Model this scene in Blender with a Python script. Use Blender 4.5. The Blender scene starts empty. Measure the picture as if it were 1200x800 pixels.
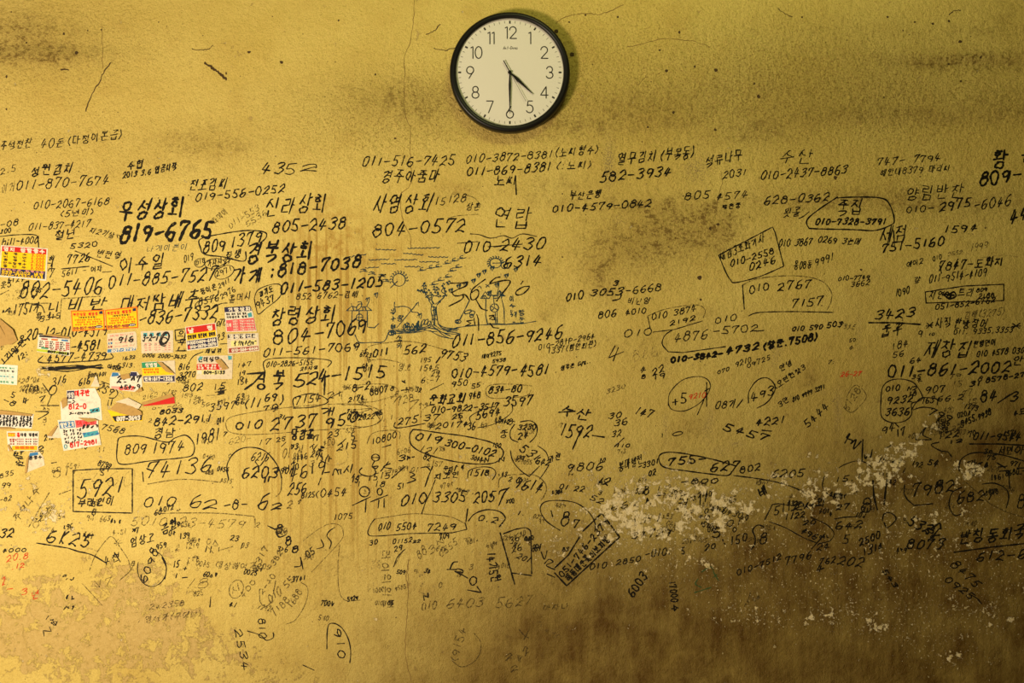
import bpy, bmesh, math, random
import numpy as np

sc = bpy.context.scene
C = bpy.context.collection
S = 0.00214                      # metres per photograph pixel on the wall plane
CX, CZ, DIST = 600.0, 1.5, 3.2   # frame centre on the wall, camera height, camera distance

# ------------------------------------------------------------------ camera
cam = bpy.data.objects.new('camera', bpy.data.cameras.new('camera'))
C.objects.link(cam)
cam.location = (0, -DIST, CZ)
cam.rotation_euler = (math.pi / 2, 0, 0)
cam.data.sensor_width = 36
cam.data.lens = 36 * DIST / (1200 * S)
sc.camera = cam

# ------------------------------------------------------------------ world, lamps, exposure
w = bpy.data.worlds.new('world'); sc.world = w; w.use_nodes = True
bg = w.node_tree.nodes['Background']
bg.inputs[0].default_value = (1.0, 0.84, 0.32, 1); bg.inputs[1].default_value = 0.055

def area(name, loc, target, size, power, col):
    l = bpy.data.lights.new(name, 'AREA'); l.shape = 'RECTANGLE'
    l.size, l.size_y = size; l.energy = power; l.color = col
    o = bpy.data.objects.new(name, l); C.objects.link(o); o.location = loc
    d = [target[i] - loc[i] for i in range(3)]
    from mathutils import Vector
    o.rotation_euler = Vector(d).to_track_quat('-Z', 'Y').to_euler()
    return o
area('warm_room_lamp', (-1.6, -2.1, 1.15), (-0.8, 0, 1.2), (0.5, 0.5), 64, (1.0, 0.80, 0.58))
area('ceiling_tube_lamp', (0.35, -1.35, 3.2), (0.1, 0, 1.7), (0.7, 0.2), 9.8, (0.95, 0.98, 0.38))
sc.view_settings.view_transform = 'Standard'
sc.view_settings.look = 'None'
sc.view_settings.gamma = 1
sc.view_settings.use_curve_mapping = False
sc.view_settings.exposure = 0.37

# ------------------------------------------------------------------ helpers
def wx(u): return (u - CX) * S
def wz(v): return CZ - (v - 400.0) * S

BUMPS = [  # u, v, ru, rv, height(mm): bulges and dents of the hand plastered wall
 (60,66,70,9,3.2),(60,52,80,9,-2.8),(1130,66,75,6,3.0),(1150,76,70,7,-2.6),(450,128,60,16,2.2),(470,150,70,12,-1.8),
 (520,132,25,18,-2.2),(1020,135,80,9,2.2),(1020,146,90,9,-1.8),(1160,120,50,16,2.0),(940,140,70,8,1.8),(800,140,90,14,1.4),
 (220,180,60,14,1.8),(215,195,70,10,-1.6),(330,150,50,16,1.2),(90,150,60,20,-1.2),(1000,232,140,7,1.5),(1000,242,140,7,-1.4),
 (750,300,60,30,1.2),(640,230,40,16,1.0),(830,265,60,12,1.4),(700,110,60,30,1.2),(880,60,90,40,1.4),(300,60,120,50,1.6)]
def wall_h(u, v):
    """height of the plaster (metres, towards the room) at photograph pixel u, v"""
    u = np.asarray(u, float); v = np.asarray(v, float)
    h = 1.3*np.sin(u/97+1.1)*np.sin(v/81+.4) + .8*np.sin(u/53+v/71) + .45*np.sin(u/31-v/37+2)*np.sin(v/29)
    h = h + .25*np.sin(u/13+1.7*np.sin(v/23))*np.sin(v/11+1.3*np.sin(u/19))
    for a,b,ra,rb,m in BUMPS:
        h = h + m*np.exp(-((u-a)/ra)**2-((v-b)/rb)**2)
    return h*0.001

# ------------------------------------------------------------------ materials
def mat(name, col, rough=.6, metal=0, spec=.4):
    m = bpy.data.materials.new(name); m.use_nodes = True
    b = m.node_tree.nodes['Principled BSDF']
    b.inputs['Base Color'].default_value = (*col, 1); b.inputs['Roughness'].default_value = rough
    b.inputs['Metallic'].default_value = metal; b.inputs['Specular IOR Level'].default_value = spec
    return m
class NT:
    def __init__(s, m):
        s.t = m.node_tree; s.n = s.t.nodes; s.l = s.t.links
    def node(s, typ, **kw):
        n = s.n.new(typ)
        for k, v in kw.items():
            if k in n.inputs: s.put(n.inputs[k], v)
            else: setattr(n, k, v)
        return n
    def put(s, sock, v):
        if isinstance(v, bpy.types.NodeSocket): s.l.new(v, sock)
        else: sock.default_value = v
    def noise(s, vec, scale, detail=4, rough=.6, dist=0):
        n = s.node('ShaderNodeTexNoise', Scale=scale, Detail=detail, Roughness=rough, Distortion=dist)
        s.put(n.inputs['Vector'], vec); return n.outputs['Fac']
    def m(s, op, a, b=0.0, c=0.0):
        n = s.n.new('ShaderNodeMath'); n.operation = op
        s.put(n.inputs[0], a); s.put(n.inputs[1], b)
        if op in ('MULTIPLY_ADD',): s.put(n.inputs[2], c)
        return n.outputs[0]
    def step(s, v, lo, hi):
        n = s.n.new('ShaderNodeMapRange'); n.interpolation_type = 'SMOOTHSTEP'
        s.put(n.inputs[0], v); s.put(n.inputs[1], lo); s.put(n.inputs[2], hi); return n.outputs[0]
    def mix(s, f, a, b):
        n = s.n.new('ShaderNodeMix'); n.data_type = 'RGBA'
        s.put(n.inputs[0], f)
        for i, x in ((6, a), (7, b)):
            s.put(n.inputs[i], x if isinstance(x, bpy.types.NodeSocket) else (*x, 1))
        return n.outputs[2]
    def attr(s, name):
        n = s.n.new('ShaderNodeAttribute'); n.attribute_name = name; return n.outputs['Fac']
    def mapping(s, vec, scale, rot=(0,0,0)):
        n = s.n.new('ShaderNodeMapping'); s.put(n.inputs[0], vec)
        n.inputs['Scale'].default_value = scale; n.inputs['Rotation'].default_value = rot
        return n.outputs[0]

def peel(t, pos):
    n = t.m('ADD', t.m('MULTIPLY', t.noise(pos, 58, 6, .72, .25), .6), t.m('MULTIPLY', t.noise(pos, 22, 4, .6), .4))
    return t.step(t.m('ADD', t.m('MULTIPLY', t.attr('peel_pale'), .47), t.m('MULTIPLY', n, 3.2)), 2.02, 2.08)
def wall_material():
    m = mat('ochre_plaster', (.6,.45,.15), .55, 0, .25); t = NT(m)
    b = t.n['Principled BSDF']; pos = t.n.new('ShaderNodeNewGeometry').outputs['Position']
    big = t.noise(pos, 2.3, 5, .6); mid = t.noise(pos, 11, 6, .65); fine = t.noise(pos, 70, 6, .7); grain = t.noise(pos, 330, 3, .6)
    grit = t.noise(pos, 620, 2, .5)
    col = t.mix(t.step(big, .35, .65), (.57,.43,.104), (.645,.51,.142))
    col = t.mix(t.m('MULTIPLY', t.step(mid, .48, .75), .45), col, (.50,.345,.08))
    col = t.mix(t.m('MULTIPLY', t.step(fine, .52, .72), .38), col, (.44,.29,.06))
    cz = t.m('MULTIPLY_ADD', t.attr('coarse'), .62, .22)  # dark grain below also paints tiny shadows of the rough plaster
    col = t.mix(t.m('MULTIPLY', t.step(grain, .50, .68), cz), col, (.28,.18,.035))
    g2 = t.noise(t.mapping(pos, (150, 1, 190), (0, .5, 0)), 1, 4, .7)
    col = t.mix(t.m('MULTIPLY', t.step(g2, .51, .66), cz), col, (.25,.155,.03))
    col = t.mix(t.m('MULTIPLY', t.step(grit, .42, .25), .35), col, (.80,.64,.27))
    # brown coat under the flaked yellow (lower left)
    pn = t.noise(pos, 24, 9, .75, .3)
    pb = t.step(t.m('ADD', t.m('MULTIPLY', t.attr('peel_brown'), .62), t.m('MULTIPLY', pn, 2.6)), 1.68, 1.72)
    brown = t.mix(t.step(fine, .35, .65), (.42,.285,.095), (.52,.37,.14))
    col = t.mix(t.m('MULTIPLY', pb, .72), col, brown)
    # water drips
    dv = t.mapping(pos, (95, 1, 2.2)); dn = t.noise(dv, 1, 3, .5)
    dm = t.m('MULTIPLY', t.attr('drip'), t.step(dn, .52, .62))
    col = t.mix(t.m('MULTIPLY', dm, .6), col, (.34,.20,.03))
    st = t.m('MULTIPLY', t.attr('stain'), t.step(t.noise(pos, 26, 6, .7), .44, .58))
    col = t.mix(t.m('MULTIPLY', st, .6), col, (.38,.22,.035))
    # ingrained dirt, plus painted shading of the bulges
    gr = t.m('MULTIPLY', t.attr('grime_and_shade'), t.step(t.m('ADD', t.m('MULTIPLY', t.noise(pos, 34, 8, .8), .6), t.m('MULTIPLY', t.noise(t.mapping(pos, (90, 1, 150), (0, .4, 0)), 1, 5, .75), .4)), .48, .59))
    col = t.mix(t.m('MULTIPLY', gr, .78), col, (.16,.10,.018))
    col = t.mix(t.m('MULTIPLY', t.attr('grime_and_shade'), .22), col, (.22,.14,.03))  # soft shading of bulges and dents put into the colour
    lower_dark = t.m('MULTIPLY', t.m('MINIMUM', t.attr('lower_dark'), 1.0), t.m('ADD', .5, t.m('MULTIPLY', mid, .8)))  # darker and browner towards the bottom and lower right
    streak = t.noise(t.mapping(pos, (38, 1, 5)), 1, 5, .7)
    lower_dark = t.m('MULTIPLY', lower_dark, t.m('ADD', .72, t.m('MULTIPLY', streak, .5)))
    col = t.mix(lower_dark, col, (.085,.042,.0005))
    # dark pepper specks
    vo = t.node('ShaderNodeTexVoronoi', Scale=38.0); t.put(vo.inputs['Vector'], pos)
    sel = t.m('GREATER_THAN', t.noise(pos, 9, 2, .5), .53)
    sp = t.m('MULTIPLY', t.m('LESS_THAN', vo.outputs['Distance'], t.m('MULTIPLY', t.noise(pos, 25, 2, .5), .13)), sel)
    col = t.mix(t.m('MULTIPLY', sp, .8), col, (.06,.035,.01))
    # pale undercoat where the paint has come off
    pw = peel(t, pos)
    pn3 = t.noise(pos, 165, 4, .65)
    pf = t.step(t.m('ADD', t.m('MULTIPLY', t.attr('fleck'), .15), t.m('MULTIPLY', pn3, 1.5)), 1.16, 1.20)
    pw = t.m('MAXIMUM', pw, pf)
    pale = t.mix(t.step(fine, .4, .6), (.70,.60,.38), (.62,.50,.24))
    col = t.mix(t.m('MULTIPLY', pw, .92), col, pale)
    sm = t.m('MULTIPLY', t.attr('smudge'), t.step(grain, .40, .62))
    col = t.mix(t.m('MULTIPLY', sm, .7), col, (.16,.12,.085))
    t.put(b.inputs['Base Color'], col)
    h = t.m('ADD', t.m('MULTIPLY', fine, 1.0), t.m('MULTIPLY', mid, 1.6))
    h = t.m('ADD', h, t.m('MULTIPLY', grain, .42))
    rough_zone = t.m('MULTIPLY', t.attr('coarse'), t.noise(pos, 60, 5, .75))
    h = t.m('ADD', h, t.m('MULTIPLY', rough_zone, 2.6))
    h = t.m('SUBTRACT', h, t.m('MULTIPLY', pw, .3)); h = t.m('SUBTRACT', h, t.m('MULTIPLY', pb, .15))
    bp = t.node('ShaderNodeBump', Strength=1.0, Distance=.0048); t.put(bp.inputs['Height'], h)
    t.put(b.inputs['Normal'], bp.outputs[0])
    return m

def ink(name, col, lo, hi, a=1.0):
    """marker or pen ink: skips over the plaster grain and is lost where the paint peeled"""
    m = mat(name, col, .6, 0, .08); t = NT(m); pos = t.n.new('ShaderNodeNewGeometry').outputs['Position']
    f = t.step(t.noise(pos, 210, 4, .65), lo, hi)
    f = t.m('MULTIPLY', f, a)
    pw = peel(t, pos)
    f = t.m('MULTIPLY', f, t.m('SUBTRACT', 1.0, t.m('MULTIPLY', pw, .75)))
    t.put(t.n['Principled BSDF'].inputs['Alpha'], f)
    return m
INK = {'K': ink('black_marker', (.008,.007,.005), .26, .36),
       'G': ink('faded_ink', (.06,.042,.015), .36, .54, .72),
       'g': ink('ghost_ink', (.12,.085,.04), .42, .62, .45),
       'B': ink('blue_black_ink', (.012,.035,.05), .28, .44),
       'V': ink('green_ink', (.04,.085,.03), .33, .5, .9),
       'R': ink('red_ink', (.50,.045,.015), .30, .46)}
MWALL = wall_material()

# ------------------------------------------------------------------ wall condition and tone maps (blobs in photograph pixels)
FIELDS = {
 'peel_pale': [(770,585,55,28,.55),(735,600,30,30,.5),(805,563,45,16,.42),(835,600,40,24,.52),(872,590,30,15,.42),(785,625,60,14,.42),(700,585,30,22,.3),
   (645,518,14,9,.42),(940,578,34,14,.34),(1035,543,30,17,.95),(1010,568,36,14,.6),(1062,528,14,14,.6),(1082,508,10,24,.6),(1098,500,9,20,.5),(1130,548,18,14,.8),(960,540,30,12,.5),
   (1150,555,24,10,.48),(1100,600,60,30,.28),(1060,620,30,12,.34),(1125,620,20,20,.32),(900,660,260,60,.26),(880,722,60,12,.42),(975,720,40,10,.5),(1027,733,14,12,.8),(930,560,30,12,.5),(985,590,50,14,.4),(690,640,50,30,.3),(800,655,40,12,.4),(1120,655,30,16,.35),
   (1150,725,60,22,.5),(1120,780,40,18,.5),(60,590,60,30,.42),(20,570,30,20,.3),(90,615,60,20,.3),(15,650,40,40,.25),(50,440,26,24,.6),(148,478,26,24,.6),(110,530,30,12,.3),(255,470,16,14,.55),(256,520,12,18,.55),(190,452,20,9,.5),(10,770,16,50,.3),(590,510,30,20,.22),(520,640,40,20,.2),(560,560,60,30,.2),(820,530,40,12,.25),(190,520,20,20,.2)],
 'fleck': [(900,640,300,90,1.25),(1080,700,160,90,1.35),(760,600,170,70,1.25),(880,722,50,14,.6),(975,720,50,12,.6),(1120,775,50,20,.5),(80,600,90,50,.6),(560,560,140,60,.5),(1100,580,120,60,.8)],
 'peel_brown': [(140,690,70,34,.50),(190,665,40,20,.28),(60,760,90,44,.42),(15,720,40,50,.4),(180,760,70,30,.34),(100,745,80,50,.36),(280,770,50,20,.32),(175,730,40,30,.25),(240,745,60,40,.2),(340,790,40,14,.3)],
 'drip': [(400,330,60,60,.9),(330,420,40,90,.5),(420,470,90,110,.75),(520,560,110,110,.55),(370,300,20,40,.6),(350,560,80,90,.5)],
 'stain': [(342,262,14,18,1),(385,258,16,26,1),(415,268,14,16,1),(365,290,40,12,.8),(405,300,26,14,.9),(455,300,22,12,.8),(500,295,16,8,.6),(525,225,16,9,.7),(660,240,12,8,.4),(395,350,40,40,.35)],
 'grime_and_shade': [(735,118,60,14,.5),(690,150,50,10,.5),(775,135,50,12,.5),(880,158,40,8,.6),(600,150,40,12,.35),(760,275,60,20,.6),(800,250,50,14,.5),(845,262,30,20,.6),(720,300,40,20,.5),(1150,68,50,6,.7),(1175,80,30,5,.6),(1130,40,60,10,.3),(970,60,80,20,.25),(1040,130,50,6,.6),(30,62,50,8,.6),(55,70,24,4,.7),(480,110,40,14,.45),(260,165,50,14,.3),(130,200,60,10,.2),(700,210,80,10,.25),(35,45,55,22,.85),(40,66,60,10,.8),(20,30,30,20,.6),(228,170,48,22,.5),(500,122,30,20,.7),(455,118,60,22,.4),(535,225,22,10,.7),(700,325,14,22,.9),(710,345,10,10,.7),(755,290,45,25,.8),(790,270,30,15,.9),
   (775,250,18,18,.7),(840,255,14,12,1),(850,270,12,8,.9),(835,285,20,10,.8),(890,150,16,9,.8),(1140,70,70,9,.9),(1085,74,40,8,.6),(980,137,60,9,.5),(1120,140,60,8,.6),(1180,122,40,14,.7),(930,240,160,10,.55),(1100,235,120,14,.6),(970,230,60,8,.5),
   (1190,20,40,30,.5),(1000,30,120,16,.25),(640,225,50,14,.5),(730,240,60,10,.4),(800,395,120,8,.3),(830,375,20,14,.4),(815,500,14,12,.7),(947,443,10,9,.9),(760,410,60,14,.3),(650,110,22,40,.4),(720,140,70,18,.4),(860,110,70,30,.35),(1050,110,90,25,.35),
   (640,320,9,12,.6),(650,355,12,14,.5),(640,370,8,5,.7),(580,155,50,8,.4),(300,110,80,20,.15),(450,600,40,60,.25),(380,660,40,50,.3),(350,640,40,30,.25),(170,600,20,8,.3)],
 'lower_dark': [(1030,900,420,280,1.3),(1330,640,260,260,.9),(620,900,300,160,.5),(1250,830,300,200,.6),(700,720,160,40,.15),(640,640,70,40,.22),(1100,700,200,80,.3)],
 'smudge': [(712,192,5,22,.8),(716,185,4,16,.7),(816,198,12,12,.8),(725,258,8,6,.35),(833,492,3,14,.5),(827,502,3,12,.5),(780,500,2.5,16,.7),(911,412,5,9,.6),(907,425,4,9,.5),(982,480,3.5,20,.85),(842,528,7,3,.6),(864,520,7,3,.7),(1006,390,2.5,20,.6),
   (1030,322,10,8,.3),(965,460,6,3,.4),(345,700,3,9,.2),(781,435,6,14,.3),(1000,457,9,2,.3),(300,328,5,14,.25)],
 'coarse': [(150,180,220,40,.5),(60,60,140,60,.7),(450,130,110,50,.8),(800,110,200,80,.6),(1050,110,220,70,1.0),(650,90,60,60,.4),(1100,240,160,40,.5),(760,290,90,50,.6)],
}
def field(name, u, v):
    f = np.zeros(np.shape(u))
    for a,b,ra,rb,m in FIELDS[name]:
        f = f + m*np.exp(-(((u-a)/ra)**2+((v-b)/rb)**2)*.7)
    return np.clip(f, 0, 1.6)

def add_mesh(name, verts, faces, m, parent=None):
    me = bpy.data.meshes.new(name)
    me.from_pydata(verts, [], faces); me.materials.append(m); me.update()
    o = bpy.data.objects.new(name, me); C.objects.link(o); o.parent = parent
    return o
def tag(o, label=None, cat=None, group=None, kind=None):
    for k, x in (('label', label), ('category', cat), ('group', group), ('kind', kind)):
        if x: o[k] = x
    return o

# ------------------------------------------------------------------ wall and floor
def build_wall():
    us = np.arange(-440, 1641, 3.6); vs = np.arange(-250, 1101, 3.6)
    U, V = np.meshgrid(us, vs); n, k = len(us), len(vs)
    H = wall_h(U, V)
    co = np.stack([wx(U), -H, wz(V)], -1).reshape(-1, 3)
    idx = np.arange(n*k).reshape(k, n)
    q = np.stack([idx[:-1,:-1], idx[1:,:-1], idx[1:,1:], idx[:-1,1:]], -1).reshape(-1, 4)
    x0, x1, z0, z1 = wx(us[0]), wx(us[-1]), wz(vs[-1]), wz(vs[0])
    box = [(x,y,z) for y in (.004,.15) for x,z in ((x0,z0),(x1,z0),(x1,z1),(x0,z1))]
    b0 = n*k
    bq = [(b0+4,b0+5,b0+6,b0+7),(b0,b0+1,b0+5,b0+4),(b0+1,b0+2,b0+6,b0+5),(b0+2,b0+3,b0+7,b0+6),(b0+3,b0,b0+4,b0+7)]
    co = np.vstack([co, box]); q = np.vstack([q, bq])
    me = bpy.data.meshes.new('wall_back')
    me.vertices.add(len(co)); me.vertices.foreach_set('co', co.ravel())
    me.loops.add(q.size); me.loops.foreach_set('vertex_index', q.ravel().astype('i4'))
    me.polygons.add(len(q)); me.polygons.foreach_set('loop_start', np.arange(0, q.size, 4, dtype='i4'))
    me.polygons.foreach_set('use_smooth', np.ones(len(q), bool))
    me.update(calc_edges=True); me.materials.append(MWALL)
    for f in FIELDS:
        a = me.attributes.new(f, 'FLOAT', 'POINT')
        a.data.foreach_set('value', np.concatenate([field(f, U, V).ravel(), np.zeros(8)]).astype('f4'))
    o = bpy.data.objects.new('wall_back', me); C.objects.link(o)
    return tag(o, 'ochre yellow plastered wall covered in handwriting', kind='structure')
WALL = build_wall()
mf = mat('grey_screed', (.30,.26,.20), .8); t = NT(mf); p = t.n.new('ShaderNodeNewGeometry').outputs['Position']
t.put(t.n['Principled BSDF'].inputs['Base Color'], t.mix(t.noise(p, 6, 6), (.22,.19,.14), (.36,.31,.24)))
x0, x1 = wx(-440), wx(1640); zb = wz(1100.6)
tag(add_mesh('floor', [(x,y,z) for z in (zb-.1, zb) for x,y in ((x0,-4.2),(x1,-4.2),(x1,.15),(x0,.15))],
    [(3,2,1,0),(4,5,6,7),(0,1,5,4),(1,2,6,5),(2,3,7,6),(3,0,4,7)], mf), 'plain grey screed floor in front of the wall', kind='structure')
# ------------------------------------------------------------------ stroke lettering: digits, signs and hangul
# each stroke: l = straight, s = smooth, o = oval (box); then x y pairs on a 0..9 grid, y downwards
GL = {'0':'o0099','1':'l5048','2':'s024070947409 s094899','3':'s1140809244 s446496785908','4':'l400696 l6239','5':'l9020 l2014 s145486885908',
 '6':'s702215073979968545 s4507','7':'s021090 s906339','8':'o1084 o0399','9':'o0185 s928569','-':'l0595','(':'s90343699',')':'s00646609',
 '.':'l4849','/':'l9009',':':'l4243 l4748','+':'l5258 l0595','*':'l1288 l8218 l0595','k':'l2029 s702579','h':'l0009 s05548499','i':'l4549 l4243','l':'l4049','m':'s09124479 s44838699',
 'N':'l09009990','w':'s00294599 s5990','A':'l094099 l2676','r':'l0409 s055494','t':'l4049 l0383','D':'l000950 s4090995009','e':'s058582420609999','c':'s823205099698','o':'o0499','$':'s824042586908 l5059','>':'l009409','#':'l0090 l0494 l0999 l2029 l7079','"':'l3032 l6062',',':'l5749','|':'l5059',
 '%':'o0044 l9009 o5599','?':'s1140809245 l4849','=':'l0393 l0797','L':'l000999','x':'l0099 l9009','p':'l0009 o0095'}
WID = {'1':.42,'-':.6,'(':.35,')':.35,'.':.35,' ':.45,':':.35,'/':.6,'|':.3,'i':.3,'l':.3,',':.3,'m':1.0,'"':.4}
JL = ['s01909439','s01504419 s41909549','l000999','l0090 l000999','l0040 l000949 l5090 l505999','l009094040999','l0009999000','l00099990 l0595','l000949 l4940 l0545 l50599990 l5595','s504209 s345699','s302209 s244648 s704558 s666799','o0099',
 'l0191 s514409 s445699','l0141 s223409 l3449 l5191 s727459 l7499','l4060 l0292 s524509 s455799','s009095 s9539 l0494','l0090 l000999 l0494','l0090 l3039 l6069 l0999','l3060 l0292 o1489']
JV = {0:('l4049 l4494',),1:('l2029 l2464 l7079',),2:('l4049 l4393 l4696',),3:('l2029 l2363 l2666 l7079',),4:('l0454 l6069',),5:('l0434 l4049 l8089',),6:('l0353 l0656 l6069',),7:('l0333 l0636 l4049 l8089',),
 8:(None,'l4047 l0898'),9:('l4049 l4494','l4047 l0898'),10:('l2029 l2464 l7079','l4047 l0898'),11:('l6069','l4047 l0898'),12:(None,'l3037 l6067 l0898'),13:(None,'l0191 l5159'),14:('l0454 l6069','l0191 l5159'),15:('l0434 l4049 l8089','l0191 l5159'),
 16:('l6069','l0191 l5159'),17:(None,'l0191 l3138 l6169'),18:(None,'l0595'),19:('l6069','l0595'),20:('l5059',)}
JT = [None,0,1,0,2,2,2,3,5,5,5,5,5,5,5,5,6,7,7,9,10,11,12,14,15,16,17,18]
def dec(s):
    out = []
    for k in s.split():
        ty, d = k[0], [int(c)/9 for c in k[1:]]
        p = list(zip(d[0::2], d[1::2]))
        if ty == 'o':
            (a,b),(c,e) = p[:2]; q = []
            for i in range(15):
                A = -1.9 + i*(6.28+.25)/14
                q.append(((a+c)/2+(c-a)/2*math.cos(A), (b+e)/2+(e-b)/2*math.sin(A)))
            out.append(('s', q))
        else: out.append((ty, p))
    return out
def place(strokes, x0, y0, x1, y1):
    return [(ty, [(x0+(x1-x0)*a, y0+(y1-y0)*b) for a, b in p]) for ty, p in strokes]
def glyph(ch, R):
    o = ord(ch)
    if 0xAC00 <= o <= 0xD7A3:
        c = o-0xAC00; L, V, T = c//588, (c%588)//28, JT[c%28]
        vv = JV[V]; out = []; f = .6 if T is not None else 1.0
        if len(vv) == 1:
            out += place(dec(JL[L]), .02, .10*f, .50, .82*f); out += place(dec(vv[0]), .55, 0, .98, f)
        elif vv[0] is None:
            out += place(dec(JL[L]), .2, 0, .8, .46*f); out += place(dec(vv[1]), 0, .5*f, 1, .98*f)
        else:
            out += place(dec(JL[L]), .08, .02, .52, .42*f); out += place(dec(vv[1]), 0, .5*f, .62, .86*f); out += place(dec(vv[0]), .6, 0, 1, f)
        if T is not None: out += place(dec(JL[T]), .22, .68, .86, 1.02)
        return out, .98
    if ch in '~':                                # an illegible quick scrawl
        p = [(R.uniform(0,1), R.uniform(0,1)) for _ in range(R.choice((3,4,5)))]
        q = [('s', p)]
        if R.random() < .6: q.append(('l', [(R.uniform(0,.6), R.uniform(0,1)), (R.uniform(.4,1), R.uniform(0,1))]))
        return q, .8
    if ch == ' ': return [], .5
    return dec(GL.get(ch, 'l0595')), WID.get(ch, .62)
def smooth(p, n=5):
    if len(p) < 3: return p
    q = [p[0]] + p + [p[-1]]; out = []
    for i in range(1, len(q)-2):
        a, b, c, d = q[i-1], q[i], q[i+1], q[i+2]
        for k in range(n):
            t = k/n
            out.append(tuple(.5*(2*b[j]+(c[j]-a[j])*t+(2*a[j]-5*b[j]+4*c[j]-d[j])*t*t+(3*b[j]-a[j]-3*c[j]+d[j])*t**3) for j in (0,1)))
    out.append(p[-1]); return out
def text_strokes(txt, x0, y0, x1, y1, h, R, slant=.2, jit=1.0):
    """strokes in photograph pixels for txt written from baseline start to baseline end"""
    gs = [glyph(c, R) for c in txt]; gap = .36
    tot = sum(g[1]+gap for g in gs)-gap
    L = math.hypot(x1-x0, y1-y0); s = L/tot; ca, sa = (x1-x0)/L, (y1-y0)/L
    out = []; cur = 0
    for ch, (st, wd) in zip(txt, gs):
        hh = h*(1+jit*R.uniform(-.12,.10)); dy = jit*R.uniform(-.05,.06)*h; rot = jit*R.uniform(-.07,.07); sk = slant+jit*R.uniform(-.06,.06)
        for ty, p in st:
            q = []
            for a, b in p:
                a += jit*R.uniform(-.06,.06); b += jit*R.uniform(-.045,.045)
                lx = (cur+a*wd)*s; ly = -(1-b)*hh + dy
                if ch in '-': ly = -.45*h + (a-.5)*-.05*h + R.uniform(-.5,.5)
                lx += -ly*sk + rot*ly
                ly += rot*(a-.5)*hh
                q.append((x0+lx*ca-ly*sa, y0+lx*sa+ly*ca))
            out.append(smooth(q, 5) if ty == 's' else q)
        cur += wd+gap
    return out
def resample(p, step):
    out = [p[0]]; 
    for a, b in zip(p, p[1:]):
        d = math.hypot(b[0]-a[0], b[1]-a[1]); n = max(1, int(d/step))
        for k in range(1, n+1): out.append((a[0]+(b[0]-a[0])*k/n, a[1]+(b[1]-a[1])*k/n))
    return out
def ribbon(strokes, width, R, even=False, step=1.6):
    """flat inked ribbons (u, v) + quads"""
    V, F = [], []; lay = []
    for si, p in enumerate(strokes):
        p = resample(p, step); 
        if len(p) < 2: continue
        n = len(p); ph = R.uniform(0, 6); base = len(V)
        # lengthen both ends by half a width: the pen's round tip
        def ext(a, b, k):
            d = math.hypot(a[0]-b[0], a[1]-b[1]) or 1
            return (a[0]+(a[0]-b[0])/d*k, a[1]+(a[1]-b[1])/d*k)
        p = [ext(p[0], p[1], width*.45)] + p + [ext(p[-1], p[-2], width*.45)]; n += 2
        for i, (x, y) in enumerate(p):
            a, b = p[max(0,i-1)], p[min(n-1,i+1)]
            dx, dy = b[0]-a[0], b[1]-a[1]; d = math.hypot(dx, dy) or 1
            ww = width*.5
            if not even: ww *= 1+.22*math.sin(ph+i*.55)+.12*math.sin(ph*2+i*1.7)
            if i in (0, n-1): ww *= .45
            nx, ny = -dy/d*ww, dx/d*ww
            V += [(x+nx, y+ny), (x-nx, y-ny)]; lay += [si]*2
        for i in range(n-1):
            k = base+2*i; F.append((k, k+1, k+3, k+2))
    return V, F, lay
NLAY = [0]
def on_wall(name, V, F, lay, m, parent=None, lift=.0005):
    if not V: return None
    a = np.array(V); u, v = a[:,0], a[:,1]; NLAY[0] += 1
    h = wall_h(u, v) + lift + np.array(lay)%40*4e-6 + (NLAY[0]%25)*8e-6
    co = np.stack([wx(u), -h, wz(v)], -1)
    o = add_mesh(name, co.tolist(), F, m, parent or WALL)
    at = o.data.attributes.new('peel_pale', 'FLOAT', 'POINT'); at.data.foreach_set('value', field('peel_pale', u, v).astype('f4'))
    return o
def arc(cx, cy, rx, ry, rot=0, a0=0, a1=370):
    out = []; r = math.radians(rot)
    n = max(8, int(abs(a1-a0)/14))
    for i in range(n+1):
        A = math.radians(a0+(a1-a0)*i/n); x, y = rx*math.cos(A), ry*math.sin(A)
        out.append((cx+x*math.cos(r)-y*math.sin(r), cy+x*math.sin(r)+y*math.cos(r)))
    return out
def pairs(d): return list(zip(d[0::2], d[1::2]))
def parse(spec, R, slant=.34):
    st = []
    for e in spec.split(';'):
        if not e.strip(): continue
        if e[0] == '&':
            d = [float(x) for x in e[2:].split(',')]
            if e[1] == 'o': st.append(arc(*d))
            else:
                p = pairs(d); st.append(smooth(p, 6) if e[1] == 'p' else p)
        else:
            tx, d = e.rsplit('@', 1); d = [float(x) for x in d.split(',')]
            st += text_strokes(tx, *d[:5], R, d[5] if len(d) > 5 else slant)
    return st
INKNAME = {'K':'black marker','G':'faded grey','g':'faint grey','B':'blue-black','V':'green','R':'red'}
def scribe(line):
    head, spec = line.split('|', 1); k, wd = head[0], float(head[1:] or 1.3)
    R = random.Random(line)
    V, F, lay = ribbon(parse(spec, R), wd*.86, R)
    o = on_wall('handwriting', V, F, lay, INK[k])
    import re
    m = re.search(r'[0-9][0-9\- .]{2,}', ' '.join(e.rsplit('@',1)[0] for e in spec.split(';') if e[:1] != '&'))
    if m: o['label'] = '%s handwriting on the plaster reading "%s"' % (INKNAME[k], m.group(0).strip())
    elif '@' in spec: o['label'] = '%s handwritten characters on the plaster' % INKNAME[k]
    else: o['name'] = 'pen_line'; o.name = 'pen_line'; del o['name']
    return o
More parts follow.
